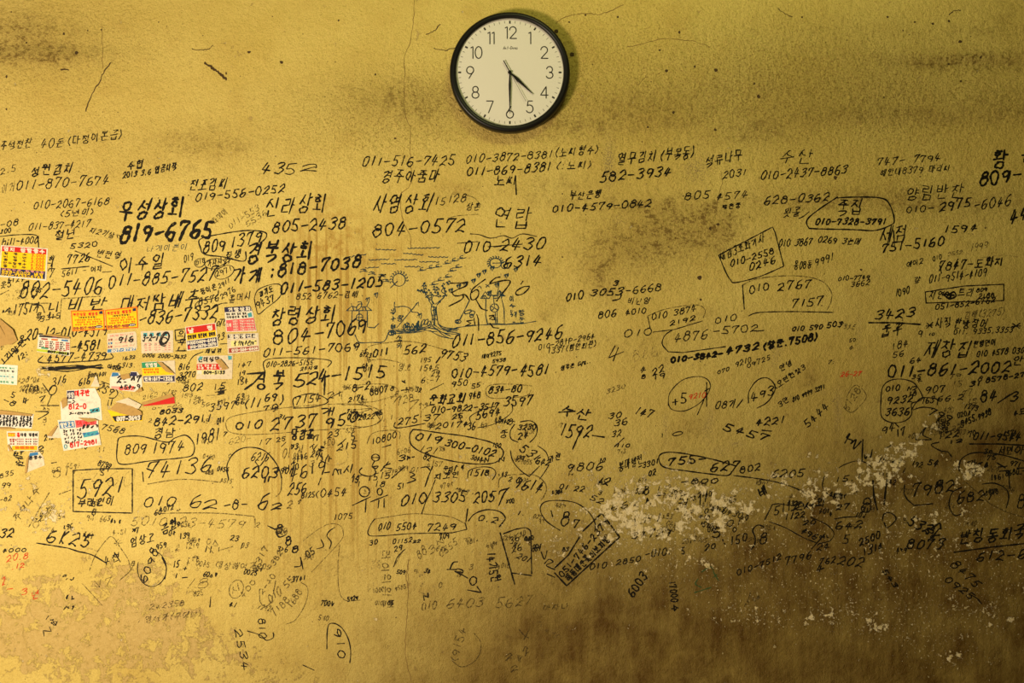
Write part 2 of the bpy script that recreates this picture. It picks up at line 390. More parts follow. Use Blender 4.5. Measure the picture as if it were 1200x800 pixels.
# ------------------------------------------------------------------ what is written on the wall (ink, pen width | strokes, in photograph pixels)
TEXT = '''
K1.2|추석전찬@0,176,36,172,10;40돈@48,174,74,171,10;(다정이본급)@79,170,142,162,10
K.9|2.5@1,205,18,200,7
K1.7|성원김치@36,206,83,203,11
K1.5|011-870-7674@19,223,126,216,11
G1|이거@2,227,16,224,11
K1.6|수협@149,199,166,197,9;2013 3.6@144,209,176,204,6;입금시작@181,203,206,199,8
K1.3|010-2067-6168@39,245,126,240,9;(5년이)@70,254,109,251,7
K1.3|I08@0,266,20,264,7;$00@0,274,12,272,5
K1.3|hill-4000@2,287,43,285,8;&p0,277,20,275,40,275,44,279,45,290
K1.2|011-837-4217@33,270,104,266,8
K1.6|철년@64,281,86,279,10
K1.4|5320@82,291,113,289,6
K1.1|지2기삼~@104,272,139,281,7
K1.2|번전역@112,300,139,304,8;&l88,294,132,312
g.9|&p70,285,90,277,120,278,138,286,142,298,138,306
K3|우성상회@138,259,212,254,22
K4|819-6765@140,284,246,278,19
B.7|나게이쁜이@172,295,218,293,7
K1.9|이수일@140,319,190,315,18
K1.9|011-885-7527@127,337,250,328,14
K1.5|7726@78,309,104,306,9;&l72,315,104,312
K1.1|5611 - 여자@72,324,119,317,7;&l120,319,131,318
K2|802-5406@22,350,118,343,18
g1|울산@5,353,19,350,7;771@105,350,130,346,9
K1.2|5124@8,332,28,329,7;옷5@0,338,12,336,7
K1.2|희@54,312,60,312,14;&l62,299,60,318;7@56,325,63,324,9
K1.5|1751가@16,369,44,366,12;&p38,357,48,358,52,366
G1.3|&l22,356,60,355;&l72,350,70,374;&l72,350,117,347
K1.8|닌@55,371,67,370,15
K2|비@79,364,94,363,15;반@104,364,122,363,15
K1.2|3315@47,377,70,372,6;욕@42,376,49,374,9
K2.1|대저쌈배추@140,366,230,358,18
K2.1|-836-7332@162,381,253,373,15
K1.7|20-12-010-4579@30,398,124,392,12
K2|-4581@83,412,116,409,12
K1.5|4577-4739@55,425,123,421,9;&p50,417,50,425,126,421,130,414
K1.5|&l48,432,120,428;&l52,434,119,430;&p50,431,80,435,119,427,90,431,55,432,90,428,118,432;&l49,430,121,431
K1.5|1괴알란@5,427,30,402,8,.1;&l0,431,26,401;12:@22,424,33,416,6;오@24,402,30,398,7
K1.1|1632@143,422,158,420,4;이-5313@126,432,154,430,5
K1.2|0006 2000-3632@167,418,217,420,4
K1.3|816@209,434,221,433,7;3270@210,443,228,441,6;&l196,450,210,442
G1.5|&l0,345,10,340;4@0,410,4,409,8
K1.4|802@214,459,236,457,8
G1.1|6@215,451,220,451,6;153@212,466,225,465,5
K1.4|원@206,410,219,410,13;&l206,411,218,411
K1.4|의@208,396,217,396,9;&l205,387,217,385,219,398,206,399,205,387
K1.3|&l50,449,57,459,62,452;&o62,457,4,6,30;&l61,462,56,474;&l48,475,69,475;3/6@62,452,77,447,9
K1.4|X8@3,470,15,476,6;>@48,470,54,466,5;4@28,474,34,470,6
K1.5|616@92,452,105,450,8
K1.3|259@113,457,130,463,9;&p119,447,132,452,138,460,134,466,128,466
K1.2|11@125,476,131,475,7;802@103,442,112,441,4;401@116,441,124,440,4
K1.8|8033@187,485,213,483,5
K1.9|842-2911@180,499,246,494,9
K1.4|011@254,497,262,495,7
K1.5|경남@179,514,203,512,11
K1.5|809@146,533,170,530,11;1974@178,533,214,528,12;&p138,517,142,512,165,511,195,518,205,513,218,510,227,520,226,532,215,536,175,540,145,544,137,538,138,517
K1.5|1981@229,522,256,516,14
K1.2|7568@118,503,144,508,7
K1.6|&p42,482,57,483,45,491
K1.5|(4-54@18,533,20,545,8;64@16,534,28,531,6;2@44,531,51,528,6;ㅡ@60,544,66,543,4
G1.3|811@62,560,90,556,12
g1.3|5460@88,572,155,568,18;&l84,570,86,560
K1.9|5921@91,583,142,578,21
K1.6|부라인이@91,594,132,591,9
K1.6|&l86,551,120,549,155,549,155,601,120,600,86,599,86,551
K1.6|&l167,553,168,564
K1.8|74136@170,561,245,552,17;&l172,549,180,552
G1.3|&p173,567,205,562,230,562,258,565
K1|835@0,560,16,556,5;99@2,572,12,571,6;-82@0,588,13,586,5
G1.4|b@68,584,82,580,12
G1.4|주9나수@21,612,48,574,9,.1;&l34,617,58,577
G1.1|00등@42,620,66,592,7,.1;상@48,608,60,600,7
K2|6k25@54,635,102,641,15
K1.7|&l43,636,80,642,92,646;&p92,646,108,650,125,660
K1.9|32@0,629,14,629,10
K1.3|4000@3,647,30,646,4
R1.1|20.8@8,658,32,654,7;.12@14,667,28,664,5
R1.1|2@3,685,6,684,8;-@8,691,14,691,3;3@26,697,32,695,6;년@37,702,46,699,9
K1.4|엄상고@153,641,180,634,10
K1.9|금원@190,626,207,618,10
K1.5|6098@171,683,186,646,9,.1
K1.1|&o178,666,17,21,0,-80,200
K1.7|&p190,653,195,665,193,678
G1.2|&p105,668,112,650,125,632,132,629,140,640,150,655,153,667
K1.3|4천@123,662,140,656,9;&l134,647,141,658
G1|&l96,683,120,709;&p140,680,153,668,158,657;4@133,639,143,638,8;~7@110,690,130,684,9
K1.4|15@203,665,209,664,7;+@214,668,218,668,5;|@205,677,207,677,5;n@213,679,219,678,6
G1.2|~~@217,662,233,655,8
G.9|&l220,689,229,677;8@232,690,243,688,10
K1.4|~,~@72,676,84,681,6;~~@74,702,86,703,6;~~~@74,714,86,714,5
K1.3|&l247,699,246,711
K1.6|010@168,594,204,592,11
K1.6|6@222,594,234,593,13;2@238,596,253,595,9;-8-@262,597,288,596,11
K1.8|6@301,596,311,596,18;2@318,597,329,596,7
G1.7|2~@336,595,352,594,9
G1.1|5010-23-4579@153,615,285,619,10;&l180,602,200,601
G1.4|&p200,601,250,601,290,604,298,606,299,615
K1.8|43@306,204,330,204,14
K1.3|5@334,204,345,203,13;2@353,200,370,200,7
K1.6|전포김씨@221,223,264,221,12
K1.6|019-556-0252@229,236,332,225,9
K2|신라상회@310,253,380,247,20
G1.1|과메이@252,263,267,249,7,.1
G1.1|011-553@270,268,304,246,7,.1
G1.1|5536@290,266,313,251,6,.1
K2|805-2438@319,273,403,267,13
K1.9|809@238,297,263,293,13
K1.9|1379@270,291,306,283,13
K1.6|&p306,284,312,278,310,272,290,270,260,274,235,280,235,290,240,298,262,301,286,306,288,295
K1.5|진생@265,304,281,302,9
K3|경북상회@288,308,363,303,22
K2.6|가게@271,332,304,330,17
K2.8|:818-7038@316,326,421,313,14
K2.4|011-583-1205@328,344,447,336,12
K1.2|852 6762-김해@347,351,418,348,7
K1|019@216,308,226,305,8
K1|010@230,311,240,307,5;&o234,308,6,5,-20
K1|가자시@243,313,260,308,7;&o252,309,12,6,-5;&p256,313,268,306,272,302;27@262,310,270,307,6
K1|2971@254,324,272,317,6,.1;&o263,319,12,7,-25
K1.3|등이온@236,345,254,339,6,.1;8576@233,358,256,352,8;&p256,340,255,346,248,350,235,352,229,357,232,363,245,363,258,356,266,355
K1.1|2911@257,338,269,331,5;2976@260,350,276,341,6,.1
K1.1|꼴머시@268,355,293,350,8
K1.4|경기도@304,348,320,341,6;9437@302,361,322,353,9,.1
K1.2|&p298,350,302,340,315,334,327,333,331,340,326,350,312,361,303,368,300,360,298,350
K2.3|창령상회@316,382,390,377,21
K2.2|804-@320,404,378,397,16
K2.2|7069@382,396,428,388,16
K1.7|011-561-7069@308,418,420,410,9
K1.2|010-2826-5155@312,430,366,427,6;24시생@352,434,372,432,4;&p311,437,311,422,345,419,386,422,384,430
K1.1|147@278,431,294,428,5;19@280,441,287,439,5;0@281,446,285,445,4;154@278,452,290,449,6
K1.2|1이며@249,383,266,382,8;23@254,399,262,397,7;&l258,374,268,374
K1.2|채널김@240,414,259,413,5;&p221,425,227,417,238,412
K1.2|&p263,374,272,378,279,386
K1|&l276,402,258,403
K2.6|&p290,438,303,437,310,436;&l310,436,309,448;&l303,444,308,444;&l308,437,297,449,287,456;&o306,453,4,3;북@318,456,330,455,22
K2.3|5@343,453,356,452,16;2@360,450,370,450,14;4@373,449,385,446,15;&l381,440,380,462
K2.3|-1515@388,447,450,442,15
K1.7|(11@286,478,304,477,11;69@310,470,323,469,9;)@328,474,331,474,12
K1.5|70@309,481,325,478,5
K1.4|3597@245,482,275,478,9
K1.3|15@250,457,263,455,7;쏠@252,463,264,461,8;63@277,468,285,467,6;66@276,474,286,473,5
G1.1|16@220,475,232,472,7;5c@236,477,245,475,5;R@241,467,250,466,8
G.9|on sec@178,480,212,478,5;2162 m@167,468,195,463,5
K1.4|7154@346,474,375,470,9;&p344,476,345,466,365,461,381,466,383,472,365,477,344,478
K1.1|21@384,468,400,464,7;&l383,468,400,459
K2.1|010@276,503,305,502,9
K2.1|2737@317,505,369,500,15
K2.1|950@382,502,418,493,13
K1.8|개@375,486,390,486,9
G1.1|&p446,492,430,476,400,473,340,477,290,484,268,490,265,500,272,507,300,509,370,504,430,500,446,492
K1.2|17@303,521,316,520,6;25@324,518,334,516,5;&l330,523,335,518
K2|당감콜@341,515,366,513,11
K1.4|23@384,513,396,511,7;&p398,520,401,518,405,514
K1.5|215@395,528,417,525,8;5@412,516,416,514,7
K1.3|6216@294,539,313,540,10;&p299,541,304,546,309,540
K2|6203@283,560,324,559,13;11@309,566,315,565,7
K1.6|&p268,562,266,545,275,530,290,524,310,528,325,545,330,560
G1.5|&p330,560,329,575,323,582
G1.3|이거@330,538,354,534,15
K1.3|시콜@363,525,376,530,8
K1.2|2446@343,542,360,537,6
K1.6|4619@340,563,380,554,15;&l376,560,373,568
K1.6|-m시@380,558,412,554,9;15@412,566,419,565,7
K1.7|256@337,580,358,577,12
K1.3|8125@353,584,368,582,6;(0454@369,583,405,580,9
g1.2|&o392,534,16,11;40@445,505,470,501,14
K1.1|1075@391,610,412,607,7
G.8|620H@268,521,294,516,7
K1.6|011-516-7425@424,195,531,193,11
K1.7|경주아줌마@446,214,512,212,14
K2|사영상회@436,250,502,248,21
K1.2|15128@509,241,545,236,9;삼촌@546,246,561,246,8
K2|804-0572@436,277,543,271,15
G.9|&p525,256,535,253,560,251
G.8|&p544,228,556,232,563,240
K1.4|010-3872-8381@546,191,646,185,9
K1.3|(노씨형수)@650,184,700,180,10
K1.7|011-869-8381@547,206,644,201,10
K1.4|(:노씨)@651,199,692,197,8
K1.7|노씨@579,218,604,216,11;&l604,206,605,228
K1.8|연랍@577,267,618,266,25
K1.9|010-@543,296,585,294,13
K1.9|2430@586,293,636,292,13
K1.2|&l536,285,560,283;&p551,274,562,275,575,279,590,276,600,279,612,274,629,277;&l572,289,612,286
K2|6314@590,314,632,312,13
K2|011-856-9246@529,407,657,396,14
K1.8|011@437,418,454,416,8
K1.7|562@473,416,498,412,9
K1.7|9753@515,418,543,424,11;&l516,418,511,425
G1.1|&p432,425,430,408,450,402,480,400,505,405,530,413;&p432,422,450,421,470,425
K1|195@492,425,504,424,6;1545@491,435,513,433,6;29@505,441,514,440,6;6:-7@493,449,514,447,6;&l504,457,520,449
K1|스@462,402,471,401,8;기@466,408,471,406,5;-5@423,413,428,414,6
K1.2|메이9275@565,420,587,416,5;5938@577,425,592,423,4
G1.1|명호@466,434,480,434,8
K1.9|010-4579-@529,443,604,438,11
K1.9|4581@609,441,641,438,13
K1.3|950@529,453,547,451,7
K1.4|55@553,455,562,453,5;948@549,468,562,466,8
K1.5|8-2@413,459,432,456,8;8807@434,464,454,458,7;2174@408,471,426,469,6
G1.1|&p401,470,402,458,420,451,450,450,465,455,464,462,440,470,420,471
K1.6|~@469,452,478,450,5;ss@470,459,478,458,4
G1.2|7@457,473,468,472,8;728@465,475,484,470,9;&l480,470,491,468,478,482
K2|운화교회@502,474,543,472,11
K1.6|010-9822-3517@505,484,583,479,7
G1.1|&p493,489,494,482,500,476,508,474
K1.8|834-80@572,461,610,459,8
G1.1|&p623,452,600,450,575,451,569,458,575,466,600,466,618,463,622,457
K1.8|3597@590,476,622,474,11
K1.7|5694@558,491,585,486,9
K1.1|&p552,495,551,488,565,480,580,476;&p600,475,600,482,590,491,575,498,560,501
K1.4|420174@502,503,548,499,6;36@548,504,556,503,8
K1.5|37@496,493,514,492,7;25@530,491,542,489,5;&l537,485,541,495
K1.5|275@466,498,488,495,8;&p463,495,462,500,470,501,498,496
K1.3|0.20@407,492,418,491,8;2022@420,492,438,490,6
G1.1|&l415,480,438,478,420,484;&p400,474,430,475,446,482,448,490,440,497,425,500,405,498
K1.9|019@486,515,515,519,9
K1.9|300-0102@521,522,578,535,8
K1.2|121@491,529,509,533,8
K1.5|4N@561,542,572,541,6;N@585,541,590,540,5
K1.6|&p484,503,480,510,482,521,495,530,520,538,550,543,575,543,587,537,589,527,575,518,545,511,515,507,495,504,484,503
K1.6|3230@607,503,627,503,6;24@607,515,618,513,7
K1.4|&p603,497,598,505,599,514,607,518;&p610,494,622,493,629,499,628,510,621,518
K1.2|48@580,497,587,495,7;8@595,498,600,497,6;&p600,493,603,494;중@585,513,594,512,9
K1.6|531@608,528,627,540,9;642@627,543,643,545,7
K1.3|&p598,528,601,540,610,551,620,558;&l632,546,620,558
K1.1|&p630,522,640,530,643,543,638,553,632,561
K1.7|9614@601,571,632,578,13
G1.3|&p584,571,586,560,600,556,625,556,638,565,640,575,634,586
K1.3|10800@436,521,464,513,7;&l448,524,458,521
G1.2|&p430,520,436,508,455,504,468,506,468,514
K1.5|&o440,536,4.5,4;&p436,536,444,536;&p439,540,436,546,440,549,443,546,436,547;&p424,548,421,552,424,556,434,558,440,554,439,550;&l446,552,455,541;&p457,543,449,547,459,549
K1.3|1515@431,564,456,560,7;18@439,571,450,570,6;15@411,560,420,562,6;1@418,571,422,570,6
K1.6|3@467,540,474,539,7;~-@477,540,485,538,6;&p480,553,486,556,481,559,487,562,477,566;&l459,560,474,547
K1.7|&p493,548,500,547,504,551;&l507,546,502,558,498,570
K1.5|문자@519,554,530,553,7;~~@532,552,545,551,7;지코인@509,562,537,559,6
K1.7|1518@550,558,572,557,7
K1.2|&p548,560,550,551,563,547,576,548,581,554,577,562;&l510,562,505,575,498,590,494,602
K1.6|&o427,576,6,6,-30;&o445,576,3,4;&l413,592,434,582;&l429,584,428,600;&l434,588,454,580;&l444,586,443,595;&l450,584,450,594
K1.9|010@469,592,498,590,13
K1.9|3305@507,588,544,588,12
K1.9|205@555,589,578,587,11;7@581,592,592,590,17
K1.5|010@443,621,456,620,8
K1.5|5504@464,622,487,619,8
K1.5|7249@500,622,533,620,8
K1.3|&p439,608,434,615,431,625,440,628,480,625;&l480,625,530,624,547,620,545,612
G1.1|&p440,608,480,602,510,603,530,606,546,614
K1.5|0.2@560,609,581,613,7
K1.7|&l548,596,546,611;&p549,610,556,602,570,597,585,599,592,606,589,612,585,617
K1.3|30@433,639,442,637,5;01152@460,637,482,635,5;22@484,636,492,635,3;29@462,647,471,644,6
K1.1|&p475,643,466,652,461,664
G1.2|3N@505,650,520,636,8;0555@517,653,536,637,7;88@491,655,500,648,10;-@543,633,550,632,4
K1.8|&p527,667,531,659,536,658;&l524,667,535,667;&l536,670,548,677;2@533,669,540,673,6
K1.7|0@550,686,558,685,9;&l548,691,564,694,559,687
K1.7|14기5원@570,648,576,682,10,0
K1.8|&l586,624,603,684;&l590,625,606,619
K1.5|&p604,620,615,618,621,621,622,626;&l622,624,623,672;&l600,671,623,674
K1.2|36@598,637,608,632,7;26@600,647,611,643,7;201@605,653,618,659,7
K1.4|1.@606,603,614,604,5
G1.4|010@494,716,511,712,9
G1.4|6403@523,712,565,710,11
G1.4|5627@581,712,622,708,11
G1.2|마자나@636,715,665,713,7
G1.4|러이의의원@446,646,450,712,10,0;&l472,645,461,664
g1.1|김중@434,666,446,664,9;~~~@488,670,492,700,10,0;4L@430,694,441,690,9
G1.3|(9154@536,775,546,737,9,0
G1.3|&p556,742,563,752,562,766,553,777,540,781,530,774
G1.4|&p608,737,614,744,619,747;&l614,749,621,735;42@608,776,620,764,8;2@593,773,600,770,6;2@599,787,606,784,5
K1.8|N@497,703,502,700,5
g1.1|~~@628,728,632,735,8;~~~@635,742,652,750,7
K1.6|열무김치@723,193,767,189,13
K1.6|(부목동)@773,188,812,185,13
K1.9|582-3934@703,213,785,206,11
K1.4|부산은행@667,234,703,231,9
K1.7|010-4579-0842@647,249,762,242,8
K1.5|석류나무@826,196,869,187,12
K1.4|2031@847,209,873,206,8
K1.4|수산@912,192,950,190,17
K1.6|010-2437-8863@891,211,991,203,10
K1.5|805@802,235,830,232,9
K1.3|4574@839,235,875,231,8;작은중@846,245,867,243,5
K1.6|628-0362@895,240,970,235,9
K1.3|묏골@917,255,936,253,10;&p936,256,942,253,948,248
K1.8|죽집@979,252,1008,250,17
K2|010-7328-3791@955,263,1037,263,7
K1.8|&p981,231,960,245,946,257,947,266,955,268,1000,269,1025,270,1043,264,1048,258,1043,240,1032,232,1000,231,981,232
K1.3|새김3호화기사@844,306,895,283,9
K1.6|010-2558@856,313,906,297,7
K1.6|0246@878,318,908,308,8
K1.5|&l842,299,905,266,908,272,918,311;&p842,299,850,318,856,328,862,331,890,324,918,312
K1.4|010 3867@912,289,950,287,8
K1.4|0269 3는머@958,284,1006,287,7
K1.2|용08동@930,316,950,313,9;9991@955,312,976,306,9
K1.6|010@878,344,900,340,9
K1.6|2767@911,341,949,336,9;7157@927,361,963,357,9
K1.6|&l870,334,872,362
G1.2|&p870,334,890,326,930,323,960,328,973,340,974,352,969,363
K1.4|&p877,370,890,366,930,365,976,366
K1.8|010@663,353,683,350,9;3053@692,347,728,345,8;&p718,352,726,350,728,345;3@719,335,724,334,5
K1.5|-6668@733,344,773,341,8
K1.2|비닌잉@735,356,760,356,7
K1.5|806@701,373,721,371,8
K1.4|4010@733,369,756,367,6
K1.4|010 3874@764,375,815,364,7;2192@785,382,814,375,5
K1.2|&l762,385,759,371;&l765,389,790,386,823,376
G1|&p759,370,780,362,815,357,826,363,824,372
K1.3|010@731,395,763,392,8
K1.4|4876@790,401,828,396,10
K1.3|-5702@835,392,886,388,8;&l886,388,895,387
K1.4|&p787,387,779,393,776,403,783,412;&l783,412,800,413,850,406
K1.3|010@838,379,862,375,7
K2.8|010-3842-@786,425,846,417,6
K2.7|4732@851,415,888,409,7;(창훈.7508)@894,410,957,398,8
K1.3|4@713,424,730,418,15
g1.4|866@742,423,770,416,11
K1.1|010-28tp-2964@631,410,696,396,6
K1.1|1337(함안회관)@642,415,698,406,7
K1.2|생각은 cm..@657,434,692,425,5
K1.1|070@841,438,854,434,4;9210@862,430,880,424,6;09725@876,431,902,421,5
K1.7|010 590@928,388,963,385,5;503@969,384,986,382,6
G1.2|7345@982,384,1001,386,6
K1.2|010-7749@982,329,1018,327,5;3662@997,336,1018,334,6
K1|50@995,401,1002,400,4;4@995,410,1000,409,5;7:@970,426,977,426,4
K2|수@655,488,673,486,13;산@674,490,689,491,13
K1.9|1592@655,512,690,512,14;&l694,510,708,512;&l680,505,671,526
K1.4|4@750,437,756,436,6;8@752,444,756,443,5;22@765,440,778,435,7;19@766,445,779,442,6
G1.2|3230@711,461,732,455,5
K1.5|147@743,485,762,490,10
K1.5|30@713,490,727,489,6;36@720,499,734,497,7
K1.4|32@717,512,727,510,6;&l720,523,731,513;110@722,524,737,524,4
K1.6|+5@788,476,804,472,11
R1|9210@807,468,826,465,6
K1.1|&p783,475,785,460,800,445,820,441,831,447,831,458,820,472,803,481,788,480,783,473;&l825,468,817,486
K1.6|&l828,448,828,476;&l826,458,831,455
K1.5|9806@664,552,705,550,9
K1.8|12@700,566,712,568,8;&p652,530,655,532
K1.4|봉마발전@725,552,753,542,10;-3301@748,550,771,543,6
K1.3|가전@643,541,656,538,6
K2.1|755-@782,545,826,541,8
K1.9|627@832,552,864,551,11
K1.7|&p863,546,835,538,800,531,780,530,772,535,775,545,785,549,800,551;&p800,551,830,555,852,557,858,552
K1.6|802@867,554,890,551,8
K1.5|6205@904,559,940,559,9
K1.6|&p860,557,890,561,915,566,935,573,946,580
K1.3|&l776,508,776,512;&o794,508,6,2,-12
K1.4|08기/@838,479,868,477,9
K1.6|493@881,470,906,462,9
K1.4|&p877,472,878,458,888,445,900,443,908,452,906,462,898,472,887,478
K1.3|(오천원찾3@909,456,944,432,6,.1;안녕@915,435,928,427,7
K1.3|3만@914,477,925,470,6,.1
K1.3|010 9999 3271@929,471,966,455,5
K1.8|4221@886,499,918,496,8;&l893,504,904,505
K1.9|5457@847,503,897,517,8
K1.5|5444@946,501,972,478,8,.1
R1.2|26-27@985,441,1008,440,5
G1.3|5128@993,482,1009,458,7,.1
G1|&p991,480,993,463,1003,451,1015,463,1008,475,998,483,991,480
K1.9|&p990,519,996,508,992,513,999,516,997,520,1003,515,1000,526,1009,517;&l1011,515,1010,540;&p1013,533,1014,537,1018,532,1020,536,1022,527
K1.5|15.1@979,565,1008,562,6
K1.2|&p966,558,964,570,972,580,985,583;&p983,548,990,544,1003,540,1015,542,1022,548
K2.4|&p1023,563,1024,580,1028,597;&l1039,562,1036,591
K1.4|747- 7794@1028,194,1101,188,8
K1.1|해안내8379 마리씨@1031,206,1112,200,8
K2.6|황@1162,197,1178,195,19
K2.8|809-@1147,219,1195,211,15
K2.2|등@1195,190,1210,190,14
K1.5|양림반찬@1061,236,1126,231,16
K1.4|010-@1062,249,1093,247,7
K1.9|2975@1101,248,1136,242,10
K1.5|-6046@1141,246,1183,240,11
K1.7|1594@1106,273,1143,271,8
K2.2|44@1183,262,1204,256,13
K1.7|세점@1031,284,1060,281,17;&l1047,270,1048,288
K2|751-5160@1033,296,1105,287,10
G1.1|1999@1137,295,1156,292,9;2552@1111,300,1127,297,4
K1.1|예이2@1062,313,1081,309,6;010@1093,306,1103,303,5
K1.7|7847-도화지@1099,317,1174,311,10;&l1101,311,1103,320
K1.1|갚@1070,332,1078,331,8
K1.3|011-9514-4109@1088,332,1155,323,9
g1|&p1155,310,1160,300,1168,292;&p1150,302,1175,299,1193,301;&p1154,312,1157,325,1146,334
K1.3|1090@1049,348,1065,344,8
K1.5|&l1084,342,1130,335,1176,333,1176,352,1085,355,1084,342
K1.3|지연@1088,350,1104,350,9;트리@1122,348,1139,347,9
K1.4|809@1144,342,1156,341,4;2188@1146,350,1164,348,5
K2.2|&p1106,346,1110,342,1114,348,1109,348,1117,342,1120,347,1112,350,1107,345,1118,346
K1.5|051-852-6762@1096,363,1165,354,6
G1.3|김해(3275)@1130,373,1176,369,8
K2|3423@1025,374,1070,371,10
K2.1|&l1018,378,1048,378,1078,380
K1.8|춥꾸@1031,395,1055,392,13
K1.5|*@1084,386,1092,385,9;사직@1096,384,1113,382,11
K1.5|한방장어@1117,384,1155,384,11;*@1185,386,1195,385,9
K1.3|011. 9335.3353@1117,392,1186,389,6
K1.2|184@1045,410,1063,406,8;56@1046,419,1058,417,6;9@1076,396,1080,395,8;10@1088,393,1094,393,3
K2|제장집@1081,419,1133,418,20
K1.4|한방먼어@1140,407,1166,404,7
K1.5|010 4578 0307@1144,418,1204,413,7
K2.3|011-861-2002@1040,442,1182,436,13
K1.3|64@1066,426,1078,424,6;35@1068,444,1078,443,4;4@1074,448,1079,448,5
K1.7|010@1038,458,1053,457,6;9232@1039,473,1068,471,8;3636@1037,487,1064,486,9
K1.4|N2@1063,457,1073,457,5;18@1065,464,1073,463,5
K1.4|&p1078,458,1081,466,1076,470,1068,473,1068,485,1060,493,1045,495,1033,488,1032,470,1034,454,1042,446,1056,444,1070,448,1078,458
K1.5|907@1084,461,1106,459,8;66.2@1098,470,1128,468,6
K1.5|163@1080,473,1093,472,7;&p1068,480,1073,472,1080,466,1090,466,1098,468,1098,474;&p1070,480,1080,477,1093,478
K1.6|799@1087,485,1112,494,8;16@1098,503,1107,501,7
K1.6|122@1100,514,1123,511,7;12@1112,520,1127,518,4
K1.4|94@1034,509,1048,504,9;&l1048,495,1053,500
K1.5|17@1051,513,1060,509,8;&p1073,514,1085,500,1081,509,1091,514;&l1073,515,1091,515
K1.5|&p1100,518,1091,521,1102,528,1110,529,1115,535;&l1038,525,1045,521
K1.6|9455,9938@1127,499,1161,486,7
K1.8|31@1136,453,1148,452,6;8578-27@1155,448,1200,441,5
G1.5|79@1112,444,1125,443,6;15@1116,453,1126,452,6
G1.3|77@1127,465,1138,463,7;15@1134,473,1144,471,5;26@1136,479,1145,477,5
K2|84@1149,472,1167,468,13
K2|/@1170,472,1182,471,10;3@1184,471,1192,469,9
K1.6|안@1186,428,1197,428,10;4도@1188,487,1200,485,6
K1.8|011-9544@1140,515,1194,516,9
K1.9|&l1136,520,1170,520,1206,522
K1.5|서면@1170,533,1186,531,9;아@1188,532,1199,532,9
K1.4|39@1153,532,1162,531,5;75@1156,539,1166,538,5
K1.6|15-43@1029,541,1053,545,6;54@1087,544,1098,546,7
K1.9|7982@1068,583,1117,575,14
K1.6|&l1060,568,1059,578,1063,585,1071,592;&l1072,592,1093,590
K1.7|6827@1121,590,1164,584,12
K1.5|&p1127,571,1116,577,1112,590,1115,600,1120,604,1126,602
G1.2|&l1132,565,1160,590,1180,600,1206,608
K1.6|&p1124,552,1125,540,1135,532,1150,530,1175,533,1206,542
K1.5|가@1133,549,1144,547,10;0@1138,557,1143,556,7;~~@1145,550,1158,548,9
K1.8|&l1170,547,1180,546;&l1171,552,1182,551,1183,572;&l1168,542,1178,548
K1.6|&p1151,567,1165,566,1178,572,1182,582,1179,595
K1.5|8@1192,596,1200,594,16;더@1190,556,1203,556,10
K2.2|532@1063,613,1086,625,11;2@1092,629,1101,627,13
K2|8073@1062,643,1103,643,11;33@1085,626,1094,624,6
K1.6|8@1009,600,1020,598,17;&p1034,610,1036,602,1044,601,1050,608,1040,618,1036,612
K2.1|반칭동회@1123,637,1183,632,15
K2.1|국@1188,631,1199,629,14
K2|&l1118,647,1160,641,1206,636
K1.8|612-6@1144,657,1200,654,11
K1.8|2500@1008,640,1031,630,8;1314@1012,651,1034,644,9
K1.5|8475@1113,662,1142,688,10
K1.5|0925@1106,680,1137,702,8;&p1138,697,1145,701,1150,707
K1.6|543@1034,669,1048,688,5
K2|배@891,582,899,577,10
K1.2|4-0430@833,597,868,607,7;01@851,617,868,615,7
g1|&p832,594,833,586,845,585,858,590,870,599
K1.9|5@834,630,843,629,10;:@847,640,852,636,7
K1.6|150@856,640,875,633,9;8@890,638,898,636,13
K1.8|&p895,617,888,615,882,621,885,630,884,638,880,644
K1.5|5112@907,603,935,597,10;2@927,598,940,597,7
K1.6|1122@920,609,942,606,7;20@941,615,955,614,5
K1.6|496@938,624,955,632,7
K1.4|&l896,609,905,591,912,590,925,592
K1.2|&p901,611,920,618,940,629,957,636;&p950,606,968,614,977,624,973,633,962,636
K2|서@942,598,953,597,9;외@956,594,965,593,9
K1.6|27@980,597,994,596,6;&l978,608,988,606,1005,605;642@979,620,1009,618,8
K1.4|5@987,637,994,636,10;24@957,645,971,643,7;&l967,625,951,643
K1.5|010-7512@864,674,915,655,6
K1.4|7796@920,662,950,654,8;762@960,661,978,659,7
K1.6|202@981,661,1009,664,10;4@957,671,965,668,8
G1.3|&p872,710,877,701,879,694;~~4@874,709,891,702,6
K1.8|1@643,609,653,601,7;8@657,616,665,615,17;7@671,618,677,618,9
K1.4|&p656,621,640,610,633,597,638,588,655,586,675,589,690,600,697,612,697,620
K2.1|&l683,622,705,601,726,629,664,686,650,671
K2|&l650,665,666,650,679,629
K1.7|051-746-2379@659,676,713,613,7,0
K1.7|해동매운꽃이보피방@667,681,715,633,8,0
K1.4|&p634,646,638,655,641,645;&p638,660,643,655,648,658,640,662,650,667;&l641,672,650,676
K1.5|010@691,667,710,665,7
K1.4|2850@722,662,750,657,6;-010:@756,653,785,650,8;5@799,649,802,648,8
K1.6|34729@740,631,785,627,8
K1.9|6003@742,700,759,676,10,.1
K1.7|17000@784,682,787,705,8,0;수@786,709,787,716,8,0
V1.5|&p822,670,833,664,837,672,842,680;&l836,676,840,673;&p818,678,815,684,822,688;&l814,694,833,688
K1.2|&l744,605,744,616;175@750,614,762,610,6;66@716,598,735,594,7
K1.4|01 22@655,572,683,576,6;52@691,585,704,590,7
K1.6|ㅁ800@798,567,840,566,6;8@755,580,760,578,9;1@763,593,764,592,10;02@760,558,768,556,6
K1.5|4@769,583,774,582,6;5m@795,590,815,586,8;//@820,592,830,586,10
K1.5|G@835,625,842,622,8;20@826,645,838,642,6;G@790,600,795,599,7
K1.5|~~@742,598,760,590,7;~@770,612,776,610,8;~~@800,606,816,600,7
